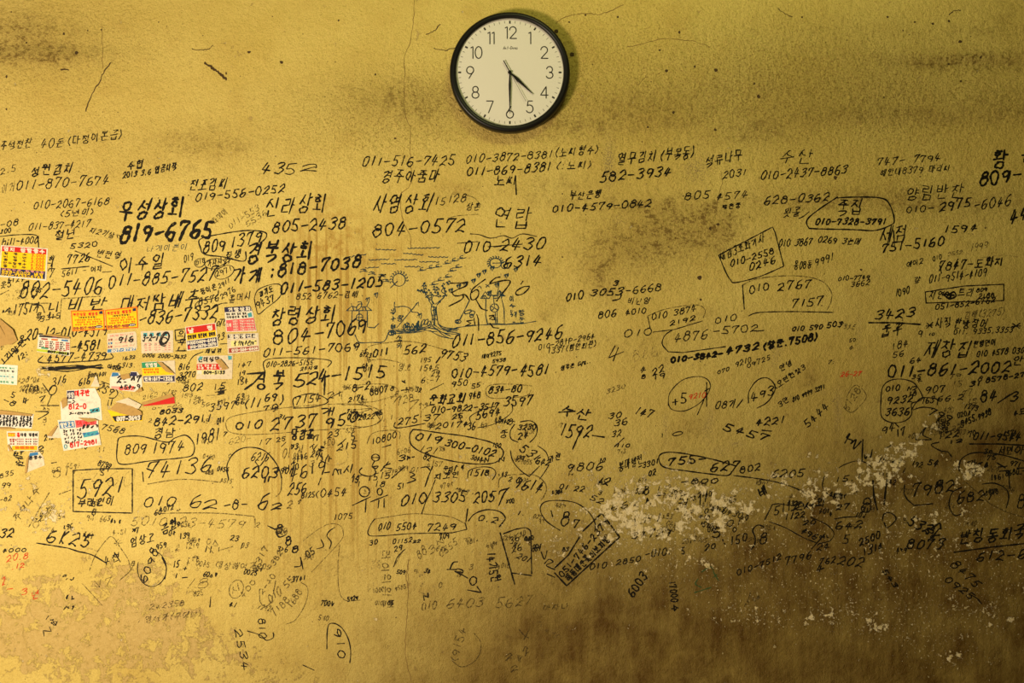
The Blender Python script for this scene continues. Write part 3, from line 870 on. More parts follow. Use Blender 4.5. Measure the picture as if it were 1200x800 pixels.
K1.9|&l314,616,322,620,332,617;8@324,626,330,625,10;&p323,623,327,629,334,627;8@335,640,341,638,9;8@342,648,349,646,8
K1.4|&p392,618,386,622,383,628,388,635,386,643;&p376,632,379,640,371,643;05@361,655,369,648,8
G.9|&p355,634,370,622,385,614,397,615,402,623,398,635,365,670;&p398,638,396,660,397,690,404,703,422,703
K1.5|&p345,664,352,663,353,657,355,667,352,653
G1.4|8317@301,669,315,642,7,0;-382@318,668,331,648,6,0
G1.1|애상해여기업@252,666,308,667,8;1~@250,650,256,637,9;&l256,645,273,640
G1.2|&o277,690,8,11,20;시@273,696,282,690,8;400@286,700,300,682,6,0
G1.3|2-40@308,696,323,675,6,0;&p304,693,305,705,311,710,318,704,323,680
G1.4|010@317,707,330,696,10;55@336,689,345,680,8,0
G1.2|7188@322,722,340,704,8,0;1688@342,712,354,694,8,0
G1|&p352,682,360,688,360,700,354,715,345,727,335,731
K1.3|810@303,725,304,747,8,0;&p290,739,305,744,312,750,320,747,320,741
K1.2|2534@275,738,284,785,8,0
K1.4|&p383,760,384,735,390,730,400,735,408,748,411,763,410,776
K1.5|910@391,738,397,771,9,0
K1.2|&l355,779,368,785
G1.1|2~2358@175,714,215,709,6;양석가(무에나)@170,730,235,722,8
K1.2|1성@52,725,66,733,6,0;N@52,745,60,740,6
'''
items = [l for l in TEXT.strip().split('\n') if l.strip()]
def extent(line):
    head, spec = line.split('|', 1); st = parse(spec, random.Random(line)); P_ = [p for s_ in st for p in s_]
    xs, ys = [p[0] for p in P_], [p[1] for p in P_]
    return (max(xs)-min(xs)+3)*(max(ys)-min(ys)+3)
order = sorted(items, key=extent, reverse=True)
for l in order[:290]: scribe(l)
# the rest are too many to hold one by one: joined as one part
def join_small(lines):
    V, F, lay, mi, mats = [], [], [], [], list(INK.values())
    for line in lines:
        head, spec = line.split('|', 1); R = random.Random(line)
        v, f, la = ribbon(parse(spec, R), float(head[1:])*.86, R); b = len(V)
        V += v; F += [tuple(i+b for i in q) for q in f]; lay += la; mi += [list(INK).index(head[0])]*len(f)
    o = on_wall('small_handwriting', V, F, lay, mats[0])
    for m_ in mats[1:]: o.data.materials.append(m_)
    o.data.polygons.foreach_set('material_index', mi); o['kind'] = 'stuff'
    o['label'] = 'the smallest handwritten numbers and words scattered over the plaster'
join_small(order[290:])
print('handwriting lines', len(items))
# ------------------------------------------------------------------ fine pen texture of unreadable notes, faded rows: one part, nobody could count them
R = random.Random(5); ST = []; ST2 = []
for cx, cy, rx, ry, n, hh in [(20,455,22,12,8,6),(35,500,30,40,6,6),(70,600,50,30,8,6),(150,610,60,25,12,6),(200,640,50,25,10,6),(255,640,30,10,5,7),(300,640,30,30,6,6),(350,535,30,20,8,7),
    (420,440,20,30,6,5),(460,480,50,25,14,5),(480,555,60,25,12,6),(560,520,60,25,12,5),(600,560,30,30,8,5),(640,600,40,50,10,5),(760,600,70,40,18,6),(700,540,60,40,8,5),(850,610,60,30,14,6),(930,600,50,40,8,6),
    (1000,600,40,40,8,6),(1080,540,50,40,12,6),(1130,480,50,40,12,6),(1170,560,30,30,8,6),(250,540,30,30,8,5),(100,540,40,20,8,6),(200,480,40,20,6,5),(20,350,20,20,6,5),(150,460,60,30,6,5),(320,500,90,40,8,5),
    (590,640,40,30,6,5),(540,660,60,30,8,6),(1100,620,50,30,5,6),(300,690,80,40,10,6),(450,680,50,30,8,5)]:
    for _ in range(n):
        x, y = cx+R.uniform(-rx, rx), cy+R.uniform(-ry, ry); k = R.choice((1,2,3,4)); a = R.uniform(-.25,.25)
        t = ''.join(R.choice('01234567890~~') for _ in range(k))
        L = k*hh*.62
        (ST if R.random() < .4 else ST2).extend(text_strokes(t, x, y, x+L, y-L*a, hh, R))
for st, k, w_ in ((ST, 'K', 1.1), (ST2, 'G', 1.0)):
    o = on_wall('small_scrawls', *ribbon(st, w_, R), INK[k]); o['kind'] = 'stuff'
    o['label'] = 'tiny unreadable scrawls between the larger notes'

# ------------------------------------------------------------------ the pen drawing of a village in the middle of the wall
drawing = bpy.data.objects.new('pen_drawing', None); C.objects.link(drawing); drawing.parent = WALL
drawing.location = (wx(520), -.004, wz(380)); drawing['label'] = 'blue-black pen drawing of a hill, tree, pavilions, suns and birds'
def draw(name, specs, ink_='B', w_=1.0, seed=3):
    R = random.Random(seed); V, F, lay = ribbon(parse(specs, R), w_, R)
    o = on_wall(name, V, F, lay, INK[ink_], drawing)
    o.matrix_parent_inverse = drawing.matrix_basis.inverted()
    return o
def zoomed(spec, k, ox, oy):
    out = []
    for e in spec.split(';'):
        if e[0] == '&':
            d = [float(x) for x in e[2:].split(',')]
            if e[1] == 'o': d = [ox+d[0]/k, oy+d[1]/k, d[2]/k, d[3]/k]+d[4:]
            else: d = [(ox if i % 2 == 0 else oy)+x/k for i, x in enumerate(d)]
            out.append(e[:2]+','.join('%.2f' % x for x in d))
        else:
            t, d = e.rsplit('@', 1); d = [float(x) for x in d.split(',')]
            d = [ox+d[0]/k, oy+d[1]/k, ox+d[2]/k, oy+d[3]/k, d[4]/k]+d[5:]
            out.append(t+'@'+','.join('%.2f' % x for x in d))
    return ';'.join(out)
ZR = lambda s_: zoomed(s_, 7.5, 480, 300)
ZL = lambda s_: zoomed(s_, 6.154, 395, 280)
R = random.Random(6)
for x0, y0, x1, y1 in [(280,75,425,78),(510,68,740,62),(480,103,620,115),(60,135,210,110),(230,152,375,145),(415,150,575,150),(660,128,800,132),(595,165,735,165),(320,178,425,180),(205,208,300,203),(490,200,600,200)]:
    n = max(6, int((x1-x0)/14)); pts = []
    for i in range(n+1): pts += [x0+(x1-x0)*i/n, y0+(y1-y0)*i/n+(4 if i%2 else -4)*R.random()]
    draw('cloud', ZL('&p'+','.join('%.1f'%q for q in pts)), 'B', 1.0)
for x, y in [(110,115),(190,95),(250,85),(330,55),(395,32),(460,10),(425,90),(375,120),(335,175),(270,205),(215,240)]:
    draw('bird', ZR('&p%s,%s,%s,%s,%s,%s,%s,%s;&p%s,%s,%s,%s,%s,%s' % (x+8,y-16,x-14,y-8,x-16,y+6,x+2,y+2, x-38,y+14,x-5,y+12,x+36,y+4)), 'B', .95)
for x, y in [(190,225),(250,245),(320,262),(350,298)]:
    draw('bird', ZL('&p%s,%s,%s,%s,%s,%s;&l%s,%s,%s,%s;&p%s,%s,%s,%s,%s,%s' % (x-25,y+12,x,y+6,x+28,y+10,x-5,y-10,x+10,y+4,x-20,y-4,x+5,y-8,x+20,y)), 'B', .95)
for x, y in [(360,300),(430,262),(487,240),(560,215),(605,165),(655,135),(725,105),(850,170),(932,115),(765,250),(700,320)]:
    draw('bird', ZR('&p%s,%s,%s,%s,%s,%s;&p%s,%s,%s,%s,%s,%s,%s,%s' % (x-18,y+2,x-8,y-12,x-8,y+16, x-8,y+4,x+6,y-14,x+8,y+2,x+2,y+24)+';&p%s,%s,%s,%s,%s,%s' % (x+6,y-4,x+18,y-18,x+14,y+8)), 'B', .95)
for x, y in [(600,550),(225,435),(285,400)]:
    draw('bird', ZL('&p%s,%s,%s,%s,%s,%s;&p%s,%s,%s,%s,%s,%s,%s,%s' % (x-18,y+2,x-8,y-12,x-8,y+16, x-8,y+4,x+6,y-14,x+8,y+2,x+2,y+24)), 'B', .95)
def sun(cx, cy, rx, ry, a0, a1):
    s = '&o%s,%s,%s,%s' % (cx, cy, rx, ry)
    for a in range(a0, a1, 20):
        A = math.radians(a); c, d = math.cos(A), math.sin(A)
        s += ';&p%.1f,%.1f,%.1f,%.1f,%.1f,%.1f' % (cx+c*rx*1.04, cy+d*ry*1.04, cx+c*rx*1.3-d*8, cy+d*ry*1.3+c*8, cx+c*rx*1.48, cy+d*ry*1.48)
    return s
draw('sun', ZL(sun(447,295,45,45,-200,20)+';&l385,352,435,305'), 'B', 1.0)
draw('sun', ZR(sun(755,62,50,42,-210,0)+';&o832,80,28,30;&l730,62,800,60'), 'B', 1.1)
draw('pavilion', ZL('&l70,515,108,482,105,465;&l70,517,250,515;&l250,515,215,485,225,462;&p108,482,135,492,150,480;&p175,490,195,490,215,485;&l112,485,120,515;&l140,490,142,515;&l185,490,186,515;&l200,488,210,514;&p150,455,172,452,178,475,165,500,150,510;&p150,480,160,468,180,470;&l110,517,103,640;&l218,517,220,635,270,640,300,610;&o162,565,24,24;&l138,565,186,565;&l160,517,157,650'), 'B', 1.0)
draw('pavilion', ZR('&l625,372,665,312,690,345;&l625,372,700,372;&l735,350,840,350;&p640,370,650,350,668,345;&l655,372,665,345,680,370;&l690,345,740,345,790,335,835,350;&l735,345,740,372,775,368,770,342;&l790,300,832,350;&l700,372,710,345;&l800,335,810,362;&p690,345,705,315,720,345;&p775,340,790,305,800,340;&l670,372,668,520,685,600;&p805,365,828,460,832,595;&l735,372,742,412;&o745,455,36,36;&l745,420,745,455,720,480;&l745,455,775,475;&l718,440,745,455;&l752,492,756,590;&l768,485,770,590;&p785,235,780,280,770,330;&l600,275,615,262,630,280;&l670,250,700,270;&l672,272,700,248'), 'B', 1.0)
draw('small_figure', ZR('&o512,490,32,14,-20;&o550,500,24,18,-30;&o545,525,16,14;&o425,575,26,16;&o420,575,10,8;&l440,560,525,392'), 'B', 1.1)
draw('small_figure', ZR('&l502,570,560,562;&l502,572,540,590,492,614;&l492,614,560,606;&l566,545,575,612;&l590,512,605,560,606,655;&l700,525,745,518,700,552,747,560,740,530;&l705,590,735,628,782,633'), 'K', 1.3)
tr = '&p195,425,188,480,200,540,190,600;&p240,425,234,480,246,560,250,600;&l196,445,238,452;&p200,480,215,470,236,482;&l198,520,240,515;&p200,560,220,550,244,562;&l212,440,214,600;&l226,450,222,600;&p200,430,175,400,165,370,145,350,140,330;&p215,420,195,390,170,380;&p165,370,190,362,186,342,160,347;&p150,340,120,310,70,305;&p145,332,128,300,122,255,135,230;&p225,422,255,402,292,370,312,335,302,290,286,262;&p205,420,194,380,210,350,240,350,262,362;&p240,430,270,395,300,365;&p305,330,280,310,292,285'
for x, y in [(75,300),(90,310),(108,298),(122,318),(130,240),(140,262),(118,262),(142,285),(170,300),(185,322),(150,318),(215,292),(235,300),(255,290),(225,318),(248,322),(290,262),(306,282),(318,310),(320,345),(300,352),(270,352),(250,335),(200,340),(330,232),(350,222),(300,245),(340,245),(265,400),(150,360),(162,350),(215,270),(240,275)]:
    tr += ';&p%d,%d,%d,%d,%d,%d' % (x-9, y+4, x-2, y-6, x+7, y+1) + ';&l%d,%d,%d,%d' % (x, y-5, x+4, y+8)
draw('tree', ZR(tr), 'B', 1.0)
draw('ground', ZR('&l410,628,600,606,700,602,850,601,1000,592,1112,572;&l690,592,850,598,1000,585;&p190,600,150,620,60,642,-10,668;&p250,595,290,635,350,640,420,630;&p180,610,220,608,270,640,350,652,440,625;&p240,640,290,690,350,722,385,722;&p200,615,250,650,330,690,360,700;&p150,630,220,640,290,670,340,680,440,690;&p120,640,180,660,240,662;&p180,655,240,690,300,712,340,720;&p300,650,350,660,420,655;&p320,640,380,645,430,640;&p60,650,120,640,180,625;&p330,665,400,672,445,685;&p260,600,300,625,380,635'), 'B', .95)
draw('ground', ZL('&p370,660,420,655,480,668,560,655,600,650;&p380,672,440,680,520,672,590,660;&p430,665,500,678,600,668,640,655;&p560,670,620,650,680,630;&p440,650,520,655,560,648;&l400,655,420,670;&l430,660,470,664;&l470,655,510,670;&l505,650,560,668;&l540,650,575,672'), 'B', .95)
draw('bush', ZL('&o485,630,7,18,10;&o500,622,7,20,20;&p475,640,490,610,505,640,515,605,530,640,545,610,560,645;&p560,650,575,620,585,655;&p500,655,515,630,525,655,540,630,555,655;&l580,600,575,650;&l590,590,585,640'), 'B', 1.0)
draw('bush', ZR('&o118,582,12,28,25;&o146,578,12,26,30;&o170,590,10,22,30;&p70,640,78,600,90,635,100,600,108,640;&p40,650,50,610,62,650;&l60,590,66,640;&l75,570,70,600'), 'B', 1.0)
draw('bow_and_arrow', ZL('&p415,455,418,490,480,485,525,500,540,525,578,530,600,545;&l430,640,585,455;&l568,468,588,454,585,478;&p415,490,420,520,405,545'), 'B', 1.0)
draw('vertical_note', ZL('가수통#@385,500,392,690,30,0;왕@430,590,468,590,40')+';'+ZL('소@440,730,465,728,26;기@425,785,465,785,24'), 'B', 1.0)
draw('vertical_note', ZR('이@880,400,915,398,55,0;수@878,460,930,455,40,0;독기@885,530,940,530,50,0;ㅡ@905,585,925,584,10'), 'B', 1.0)
draw('vertical_note', ZR('항@960,520,1008,518,50,0;문@965,580,1005,578,40,0'), 'B', 1.0)
draw('big_stroke', ZR('&p358,238,430,238,512,232;&p510,232,495,262,430,290,372,320;&p372,318,390,345,425,350,465,342,470,365,440,392,345,440'), 'K', 1.5)
draw('big_stroke', ZR('&p665,203,600,250,550,295,535,345,545,382,578,378,602,350,606,310,585,295,545,320;&p468,335,495,345,525,388;&p580,375,605,420,635,462,682,477'), 'K', 1.5)
draw('big_stroke', ZR('&p795,183,750,195,705,240,760,228,840,212,880,216,880,240,850,285,800,345,765,395'), 'K', 1.6)
draw('big_stroke', ZR('&p1052,265,1000,270,950,298,932,325,950,342,1000,328,1045,285,1052,265;&l996,220,978,246'), 'K', 1.5)
draw('path', ZL('&p130,690,150,735,175,748,250,745,320,745,350,725,365,690,372,672,405,660;&o390,680,18,14;&l385,665,402,698;&l155,740,135,765,130,790'), 'B', 1.1)

# ------------------------------------------------------------------ cracks and pits of the plaster
MCRACK = mat('crack_shadow', (.055,.03,.008), .9)
CR = ['.7|&p486,-20,485,10,484,30,480,50,474,66,474,90,473,120,476,140,481,150,481,180', '.8|&p481,180,482,205,480,218,470,227,469,240,473,260,480,275,482,290',
 '1.3|&p130,73,120,88,118,95,108,110,100,130', '3|&p240,74,247,78,252,82,258,86,265,93', '.84|&p651,27,660,21,672,17,690,16,702,17,715,13,730,6', '.7|&p735,55,750,52,775,46,800,47,815,49,832,55',
 '1|&p508,56,520,59,533,56,540,55,552,58,560,68', '.6|&p119,28,120,60,121,80', '.6|&p845,200,846,215,840,240,837,250','1.1|&p1112,17,1118,13,1125,12', '.9|&p912,10,922,17,928,20',
 '1.0|&p225,57,235,59,245,57,250,53','2|&l72,82,81,82','1.1|&p500,40,510,35,516,28','.6|&p748,100,754,93,758,88','.7|&p478,655,478,690,477,720,475,760,479,785,483,800','.8|&p480,655,476,672,478,690']
MHAIR = mat('hairline_crack', (.17,.105,.025), .9)
R = random.Random(2)
for c in CR:
    w_, s = c.split('|'); st = []
    for p in parse(s, R):
        p = resample(p, 3); st.append([(x+R.uniform(-.7,.7), y+R.uniform(-.7,.7)) for x, y in p])
    on_wall('crack', *ribbon(st, float(w_)*.9, R, step=2), MHAIR if float(w_) < .85 else MCRACK, lift=.0002)
PITS = [(652,37,3.2),(670,64,3.5),(820,333,0),(90,62,3),(75,40,2.4),(31,50,1.8),(330,73,3),(8,90,2.4),(8,128,2),(265,86,2),(292,61,2.2),(839,82,3.4),(781,83,2.6),(814,78,2.2),(796,38,2.6),(773,59,1.8),(789,132,2.4),(759,149,1.8),
  (838,152,2),(884,98,2),(889,113,3),(1112,25,2.6),(1125,49,2.6),(1093,28,2),(1149,67,2.2),(1112,75,2),(1072,26,1.5),(1058,36,1.4),(1040,20,1.6),(940,20,1.6),(820,325,3.6),(979,208,3.4),(440,87,1.8),(397,24,1.8),(463,162,1.8),(659,227,1.2),(1036,114,1.8),
  (1126,95,2),(821,351,1.8),(1009,316,2),(794,206,0),(832,268,2.6),(841,263,2.4),(1155,267,1.6),(686,18,1.6),(667,26,1.6),(724,20,1.8),(705,179,1.2),(604,35,1.1),(540,130,1.4),(53,180,0),(659,301,1.2),(120,131,1),(103,36,1.6),(119,35,1.4)]
def blob(u, v, r, R, sx=1):
    n = 9; a = [(u+sx*r*R.uniform(.6,1.15)*math.cos(6.283*i/n), v+r*R.uniform(.6,1.15)*math.sin(6.283*i/n)) for i in range(n)]
    return [(u, v)]+a, [(0, i, i % n+1) for i in range(1, n+1)], [0]*(n+1)
for u, v, r in PITS:
    if r: on_wall('plaster_pit', *blob(u, v, r*.78, R, R.uniform(.8,1.3)), MCRACK, lift=.0002)

# ------------------------------------------------------------------ wall clock
DIALC = mat('cream_dial', (.67,.645,.575), .6, 0, .2); BLK = mat('black_plastic', (.006,.0055,.005), .38, 0, .22); PRT = mat('black_print', (.018,.016,.014), .6)
RIM = mat('grey_inner_lip', (.30,.29,.24), .4)
clock = bpy.data.objects.new('wall_clock', None); C.objects.link(clock)
KU, KV = 597.5, 87.5; clock.location = (wx(KU), -.003, wz(KV))
tag(clock, 'round wall clock with black rim and cream dial showing half past four', 'clock')
def lathe(name, prof, m, n=128):
    V, F = [], []; k = len(prof)
    for i in range(n):
        A = 2*math.pi*i/n
        V += [(r*math.cos(A), y, r*math.sin(A)) for r, y in prof]
    for i in range(n):
        for j in range(k-1):
            a, b = i*k+j, ((i+1) % n)*k+j; F.append((a, b, b+1, a+1))
    o = add_mesh(name, V, F, m, clock)
    for p in o.data.polygons: p.use_smooth = True
    return o
P = S
lathe('rim', [(60*P,0),(69.2*P,0),(70*P,-.004),(70*P,-.020),(69.6*P,-.028),(68.3*P,-.0325),(66.4*P,-.0338),(64.2*P,-.0330),(62.9*P,-.0310),(62.4*P,-.0285)], BLK)
lathe('inner_lip', [(62.8*P,-.0290),(62.1*P,-.0270),(61.8*P,-.0242)], RIM)
YD = -.0240
def disc(name, r, y0, y1, m, n=96):
    V = [(r*math.cos(2*math.pi*i/n), y, r*math.sin(2*math.pi*i/n)) for y in (y0, y1) for i in range(n)]
    F = [tuple(range(n)), tuple(range(2*n-1, n-1, -1))] + [(i, i+n, (i+1) % n+n, (i+1) % n) for i in range(n)]
    return add_mesh(name, V, F, m, clock)
disc('dial', 62.6*P, YD, YD+.001, DIALC)
def flat(name, strokes, width, m, y, even=True, parent=clock, step=1.2):
    R = random.Random(1); V, F, lay = ribbon(strokes, width, R, even, step)
    return add_mesh(name, [(u*P, y, -v*P) for u, v in V], F, m, parent)
def bars(name, quads, m, y, thick=.0008):
    V, F = [], []
    for q in quads:
        b = len(V); n = len(q)
        V += [(u*P, y, -v*P) for u, v in q] + [(u*P, y+thick, -v*P) for u, v in q]
        F.append(tuple(range(b, b+n))); F.append(tuple(range(b+2*n-1, b+n-1, -1)))
        for i in range(n): j = (i+1) % n; F.append((b+i, b+n+i, b+n+j, b+j))
    return add_mesh(name, V, F, m, clock)
def ray(a, r0, r1, w0, w1):
    c, s = math.sin(a), -math.cos(a); nx, ny = -s, c
    return [(c*r0+nx*w0, s*r0+ny*w0), (c*r1+nx*w1, s*r1+ny*w1), (c*r1-nx*w1, s*r1-ny*w1), (c*r0-nx*w0, s*r0-ny*w0)]
mm = bars('minute_mark', [ray(0, 57.2, 60.0, .22, .22)], PRT, YD-.0004, .0003)
mm.name = 'minute_mark'
for i in range(60):
    if i % 5 == 0: continue
    c_ = mm if i == 1 else mm.copy()
    if i > 1: C.objects.link(c_)
    c_.rotation_euler = (0, math.radians(6*i), 0)
for i in range(12): bars('hour_mark', [ray(math.radians(30*i), 56.6, 60.0, .95, .95)], PRT, YD-.0004, .0003)
def cd(ch):   # clock numerals: geometric sans, unit height, y down; returns strokes and width
    A = lambda cx, cy, rx, ry, a0, a1: arc(cx, cy, rx, ry, 0, a0, a1)
    if ch == '0': return [A(.29,.5,.29,.5,0,365)], .58
    if ch == '1': return [[(.0,.10),(.17,.0),(.17,1)]], .17
    if ch == '2': return [A(.29,.29,.28,.29,-175,40)+[(.02,1),(.60,1)]], .6
    if ch == '3': return [A(.27,.26,.25,.26,-165,90), A(.27,.74,.29,.26,-90,160)], .56
    if ch == '4': return [[(.48,1),(.48,0),(0,.74),(.64,.74)]], .64
    if ch == '5': return [[(.50,0),(.14,0),(.07,.44)]+A(.26,.67,.30,.33,-130,150)], .56
    if ch == '6': return [A(.31,.69,.30,.31,0,365), [(.40,0),(.06,.55)]], .61
    if ch == '7': return [[(0,0),(.56,0),(.16,1)]], .56
    if ch == '8': return [A(.29,.25,.23,.25,0,365), A(.29,.74,.29,.26,0,365)], .58
    if ch == '9': return [A(.31,.31,.30,.31,0,365), [(.56,.45),(.22,1)]], .61
for n in range(1, 13):
    a = math.radians(30*n); t = str(n); rr = 46.2; hh = 13.6
    gl = [cd(c) for c in t]; W = sum(g[1] for g in gl)*hh + (len(gl)-1)*2.6
    x = rr*math.sin(a)-W/2; y = -rr*math.cos(a)-hh/2; st = []
    if n in (10, 11, 12): x += 1.2
    for s_, wd in gl:
        st += [[(x+p[0]*hh, y+p[1]*hh) for p in q] for q in s_]; x += wd*hh+2.6
    flat('numeral', st, 1.25, PRT, YD-.0004)['label'] = 'black hour numeral %d' % n
R = random.Random(4); st = []; x = -8.0
for ch in 'Art-Deco':
    g = {'A':'l0929 l2970 l7099 l1595','r':'l2429 l245589','t':'l5059 l2484','-':'l1595','D':'l1019 s10509295 s955919','e':'s0595743505069989','c':'s945404089599','o':'o0499'}[ch]
    st += [[(x+a*1.7+(1-b)*.5, -30.2+b*3.4) for a, b in p] for ty, p in dec(g)]; x += 2.15
flat('dial_lettering', st, .42, PRT, YD-.0004, step=.6)
def hand(name, ang, r0, r1, rt, wt, y, hub=2.4, wm=1.35):
    a = math.radians(ang); q = [ray(a, 0, r0, .55, .7), ray(a, r0, r0+(r1-r0)*.25, .7, wm), ray(a, r0+(r1-r0)*.25, r1, wm, .18)]
    if rt: q.append(ray(a+math.pi, 0, rt, wt, wt))
    q.append([(hub*math.cos(i*.524), hub*math.sin(i*.524)) for i in range(12)])
    return bars(name, q, BLK, y)
hand('hour_hand', 133.2, 3, 37.5, 0, 0, YD-.0030, 2.3, 1.9)
hand('minute_hand', 180, 4, 48, 0, 0, YD-.0044, 2.0, 1.35)
sh = math.radians(151.2)
bars('second_hand', [ray(sh, -2, 39, .24, .2), ray(sh+math.pi, 0, 15.2, .6, .6), [(1.7*math.cos(i*.524), 1.7*math.sin(i*.524)) for i in range(12)]], BLK, YD-.0058, .0005)
mg = bpy.data.materials.new('clear_glass'); mg.use_nodes = True; t = NT(mg)
for n in list(t.n): t.n.remove(n)
o_ = t.n.new('ShaderNodeOutputMaterial'); tr_ = t.n.new('ShaderNodeBsdfTransparent'); gl_ = t.n.new('ShaderNodeBsdfGlossy'); gl_.inputs['Roughness'].default_value = .02
fr = t.n.new('ShaderNodeLayerWeight'); fr.inputs[0].default_value = .5; fm = t.m('MULTIPLY_ADD', t.m('POWER', fr.outputs['Facing'], 4.0), .5, .03); mx = t.n.new('ShaderNodeMixShader')
t.put(mx.inputs[0], fm); t.put(mx.inputs[1], tr_.outputs[0]); t.put(mx.inputs[2], gl_.outputs[0]); t.put(o_.inputs[0], mx.outputs[0])
disc('glass', 62.7*P, -.0312, -.0302, mg)

# ------------------------------------------------------------------ stickers and paper scraps glued to the wall
PM = {}
def pm(c):
    if c not in PM:
        pal = {'white':(.66,.62,.51),'cream':(.60,.52,.37),'grey':(.62,.60,.52),'mint':(.62,.66,.56),'red':(.52,.014,.010),'yellow':(.80,.52,.005),'navy':(.015,.018,.07),'orange':(.74,.13,.005),'pink':(.62,.09,.10),'blue':(.03,.16,.36),
               'teal':(.05,.30,.36),'green':(.02,.25,.12),'black':(.012,.012,.014),'maroon':(.30,.045,.03),'lime':(.42,.50,.03),'tan':(.40,.25,.075),'purple':(.12,.04,.14),'paleyellow':(.72,.64,.25),'amber':(.78,.42,.01),'rose':(.66,.28,.24)}
        m = mat(c+'_paper', pal[c], .65, 0, .12); t = NT(m); p = t.n.new('ShaderNodeNewGeometry').outputs['Position']
        k = pal[c]; dark = tuple(x*.55+y*.15 for x, y in zip(k, (.3,.2,.08)))
        f = t.m('MULTIPLY', t.step(t.noise(p, 140, 5, .7), .46, .72), .75)
        t.put(t.n['Principled BSDF'].inputs['Base Color'], t.mix(f, k, dark)); PM[c] = m
    return PM[c]
class Sheet:
    """a glued slip of paper: q = four corners (px) tl,tr,br,bl; curl(u,v) -> lift in mm; outline = torn shape (uv)"""
    def __init__(s, label, q, base, curl=None, outline=None, group=None, cat='sticker', name='sticker', z=0):
        s.q, s.curl, s.z = q, curl or (lambda u, v: 0), z*.0012
        s.root = bpy.data.objects.new(name, None); C.objects.link(s.root)
        cu, cv = sum(p[0] for p in q)/4, sum(p[1] for p in q)/4
        s.root.location = (wx(cu), -float(wall_h(cu, cv)), wz(cv)); tag(s.root, label, cat, group); s.n = 1
        s.poly(outline or [(0,0),(1,0),(1,1),(0,1)], base, 'paper', -1)
    def px(s, u, v):
        a, b, c, d = s.q
        return tuple((a[i]*(1-u)+b[i]*u)*(1-v)+(d[i]*(1-u)+c[i]*u)*v for i in (0, 1))
    def pt(s, u, v, off):
        x, y = s.px(u, v); h = float(wall_h(x, y))+s.z+.0009+off+s.curl(u, v)*.001
        L = s.root.location
        return (wx(x)-L[0], -h-L[1], wz(y)-L[2])
    def poly(s, pts, col, name='colour_panel', lv=None):
        """pts in uv; gridded, clipped to the outline, with thickness"""
        if lv is None: lv = s.n; s.n += 1
        bm = bmesh.new(); f = bm.faces.new([bm.verts.new((u, v, 0)) for u, v in pts])
        us = [p[0] for p in pts]; vs = [p[1] for p in pts]
        for k in range(1, 9):
            for co, no in (((k/9,0,0),(1,0,0)), ((0,k/9,0),(0,1,0))):
                bmesh.ops.bisect_plane(bm, geom=bm.verts[:]+bm.edges[:]+bm.faces[:], plane_co=co, plane_no=no)
        off = 0 if lv < 0 else .00006*lv+.00008
        bm.verts.index_update(); V = [s.pt(v.co.x, v.co.y, off) for v in bm.verts]; F = [[v.index for v in f.verts] for f in bm.faces]
        n = len(V)
        if lv < 0:
            edge = [(e.verts[0].index, e.verts[1].index) for e in bm.edges if len(e.link_faces) == 1]
            V += [(x, y+.0005, z) for x, y, z in V]; F += [[i+n for i in reversed(f)] for f in F] + [(a, b, b+n, a+n) for a, b in edge]
        bm.free()
        return add_mesh(name, V, F, pm(col), s.root)
    def rect(s, u0, v0, u1, v1, col, name='colour_panel'): return s.poly([(u0,v0),(u1,v0),(u1,v1),(u0,v1)], col, name)
    def text(s, txt, u0, u1, v, h, col, wd=.9, name='lettering', slant=0, scrawl=False):
        """printed line: baseline at v, height h (fractions of the sheet)"""
        R = random.Random(txt+str(v)); lv = s.n; s.n += 1
        hp = h*math.hypot(s.q[3][0]-s.q[0][0], s.q[3][1]-s.q[0][1]); wp = math.hypot(s.q[1][0]-s.q[0][0], s.q[1][1]-s.q[0][1]); hv = hp
        st = text_strokes(txt, u0*wp, 0, u1*wp, 0, hp, R, .2 if scrawl else slant, 1 if scrawl else .0)
        V, F, lay = ribbon(st, wd, R, not scrawl, 1.5); k = h/hp
        o = add_mesh(name, [s.pt(min(1,max(0,x/wp)), min(1,max(0,v+y*k)), .00006*lv+.00012+l % 30*2e-6) for (x, y), l in zip(V, lay)], F, pm(col), s.root)
        return o
    def flap(s, pts, col='tan', label=None):
        """folded-back piece of the sheet: pts = (u, v, lift mm)"""
        V = []; L = s.root.location
        for u, v, l in pts:
            x, y = s.px(u, v); V.append((wx(x)-L[0], -(float(wall_h(x, y))+s.z+.0022+l*.001)-L[1], wz(y)-L[2]))
        n = len(V); c = [sum(v[i] for v in V)/n for i in range(3)]; c[1] -= .0016
        V = V+[tuple(c)]; V2 = [(x, y+.0005, z) for x, y, z in V]; F = []
        for i in range(n):
            j = (i+1) % n; F += [(i, j, n), (n+1+j, n+1+i, 2*n+1), (i, n+1+i, n+1+j, j)]
        o = add_mesh('folded_flap', V+V2, F, pm(col), s.root); o['label'] = label or 'curled back flap showing the tan underside'
        return o
GRP = 'advertising stickers glued among the handwriting'
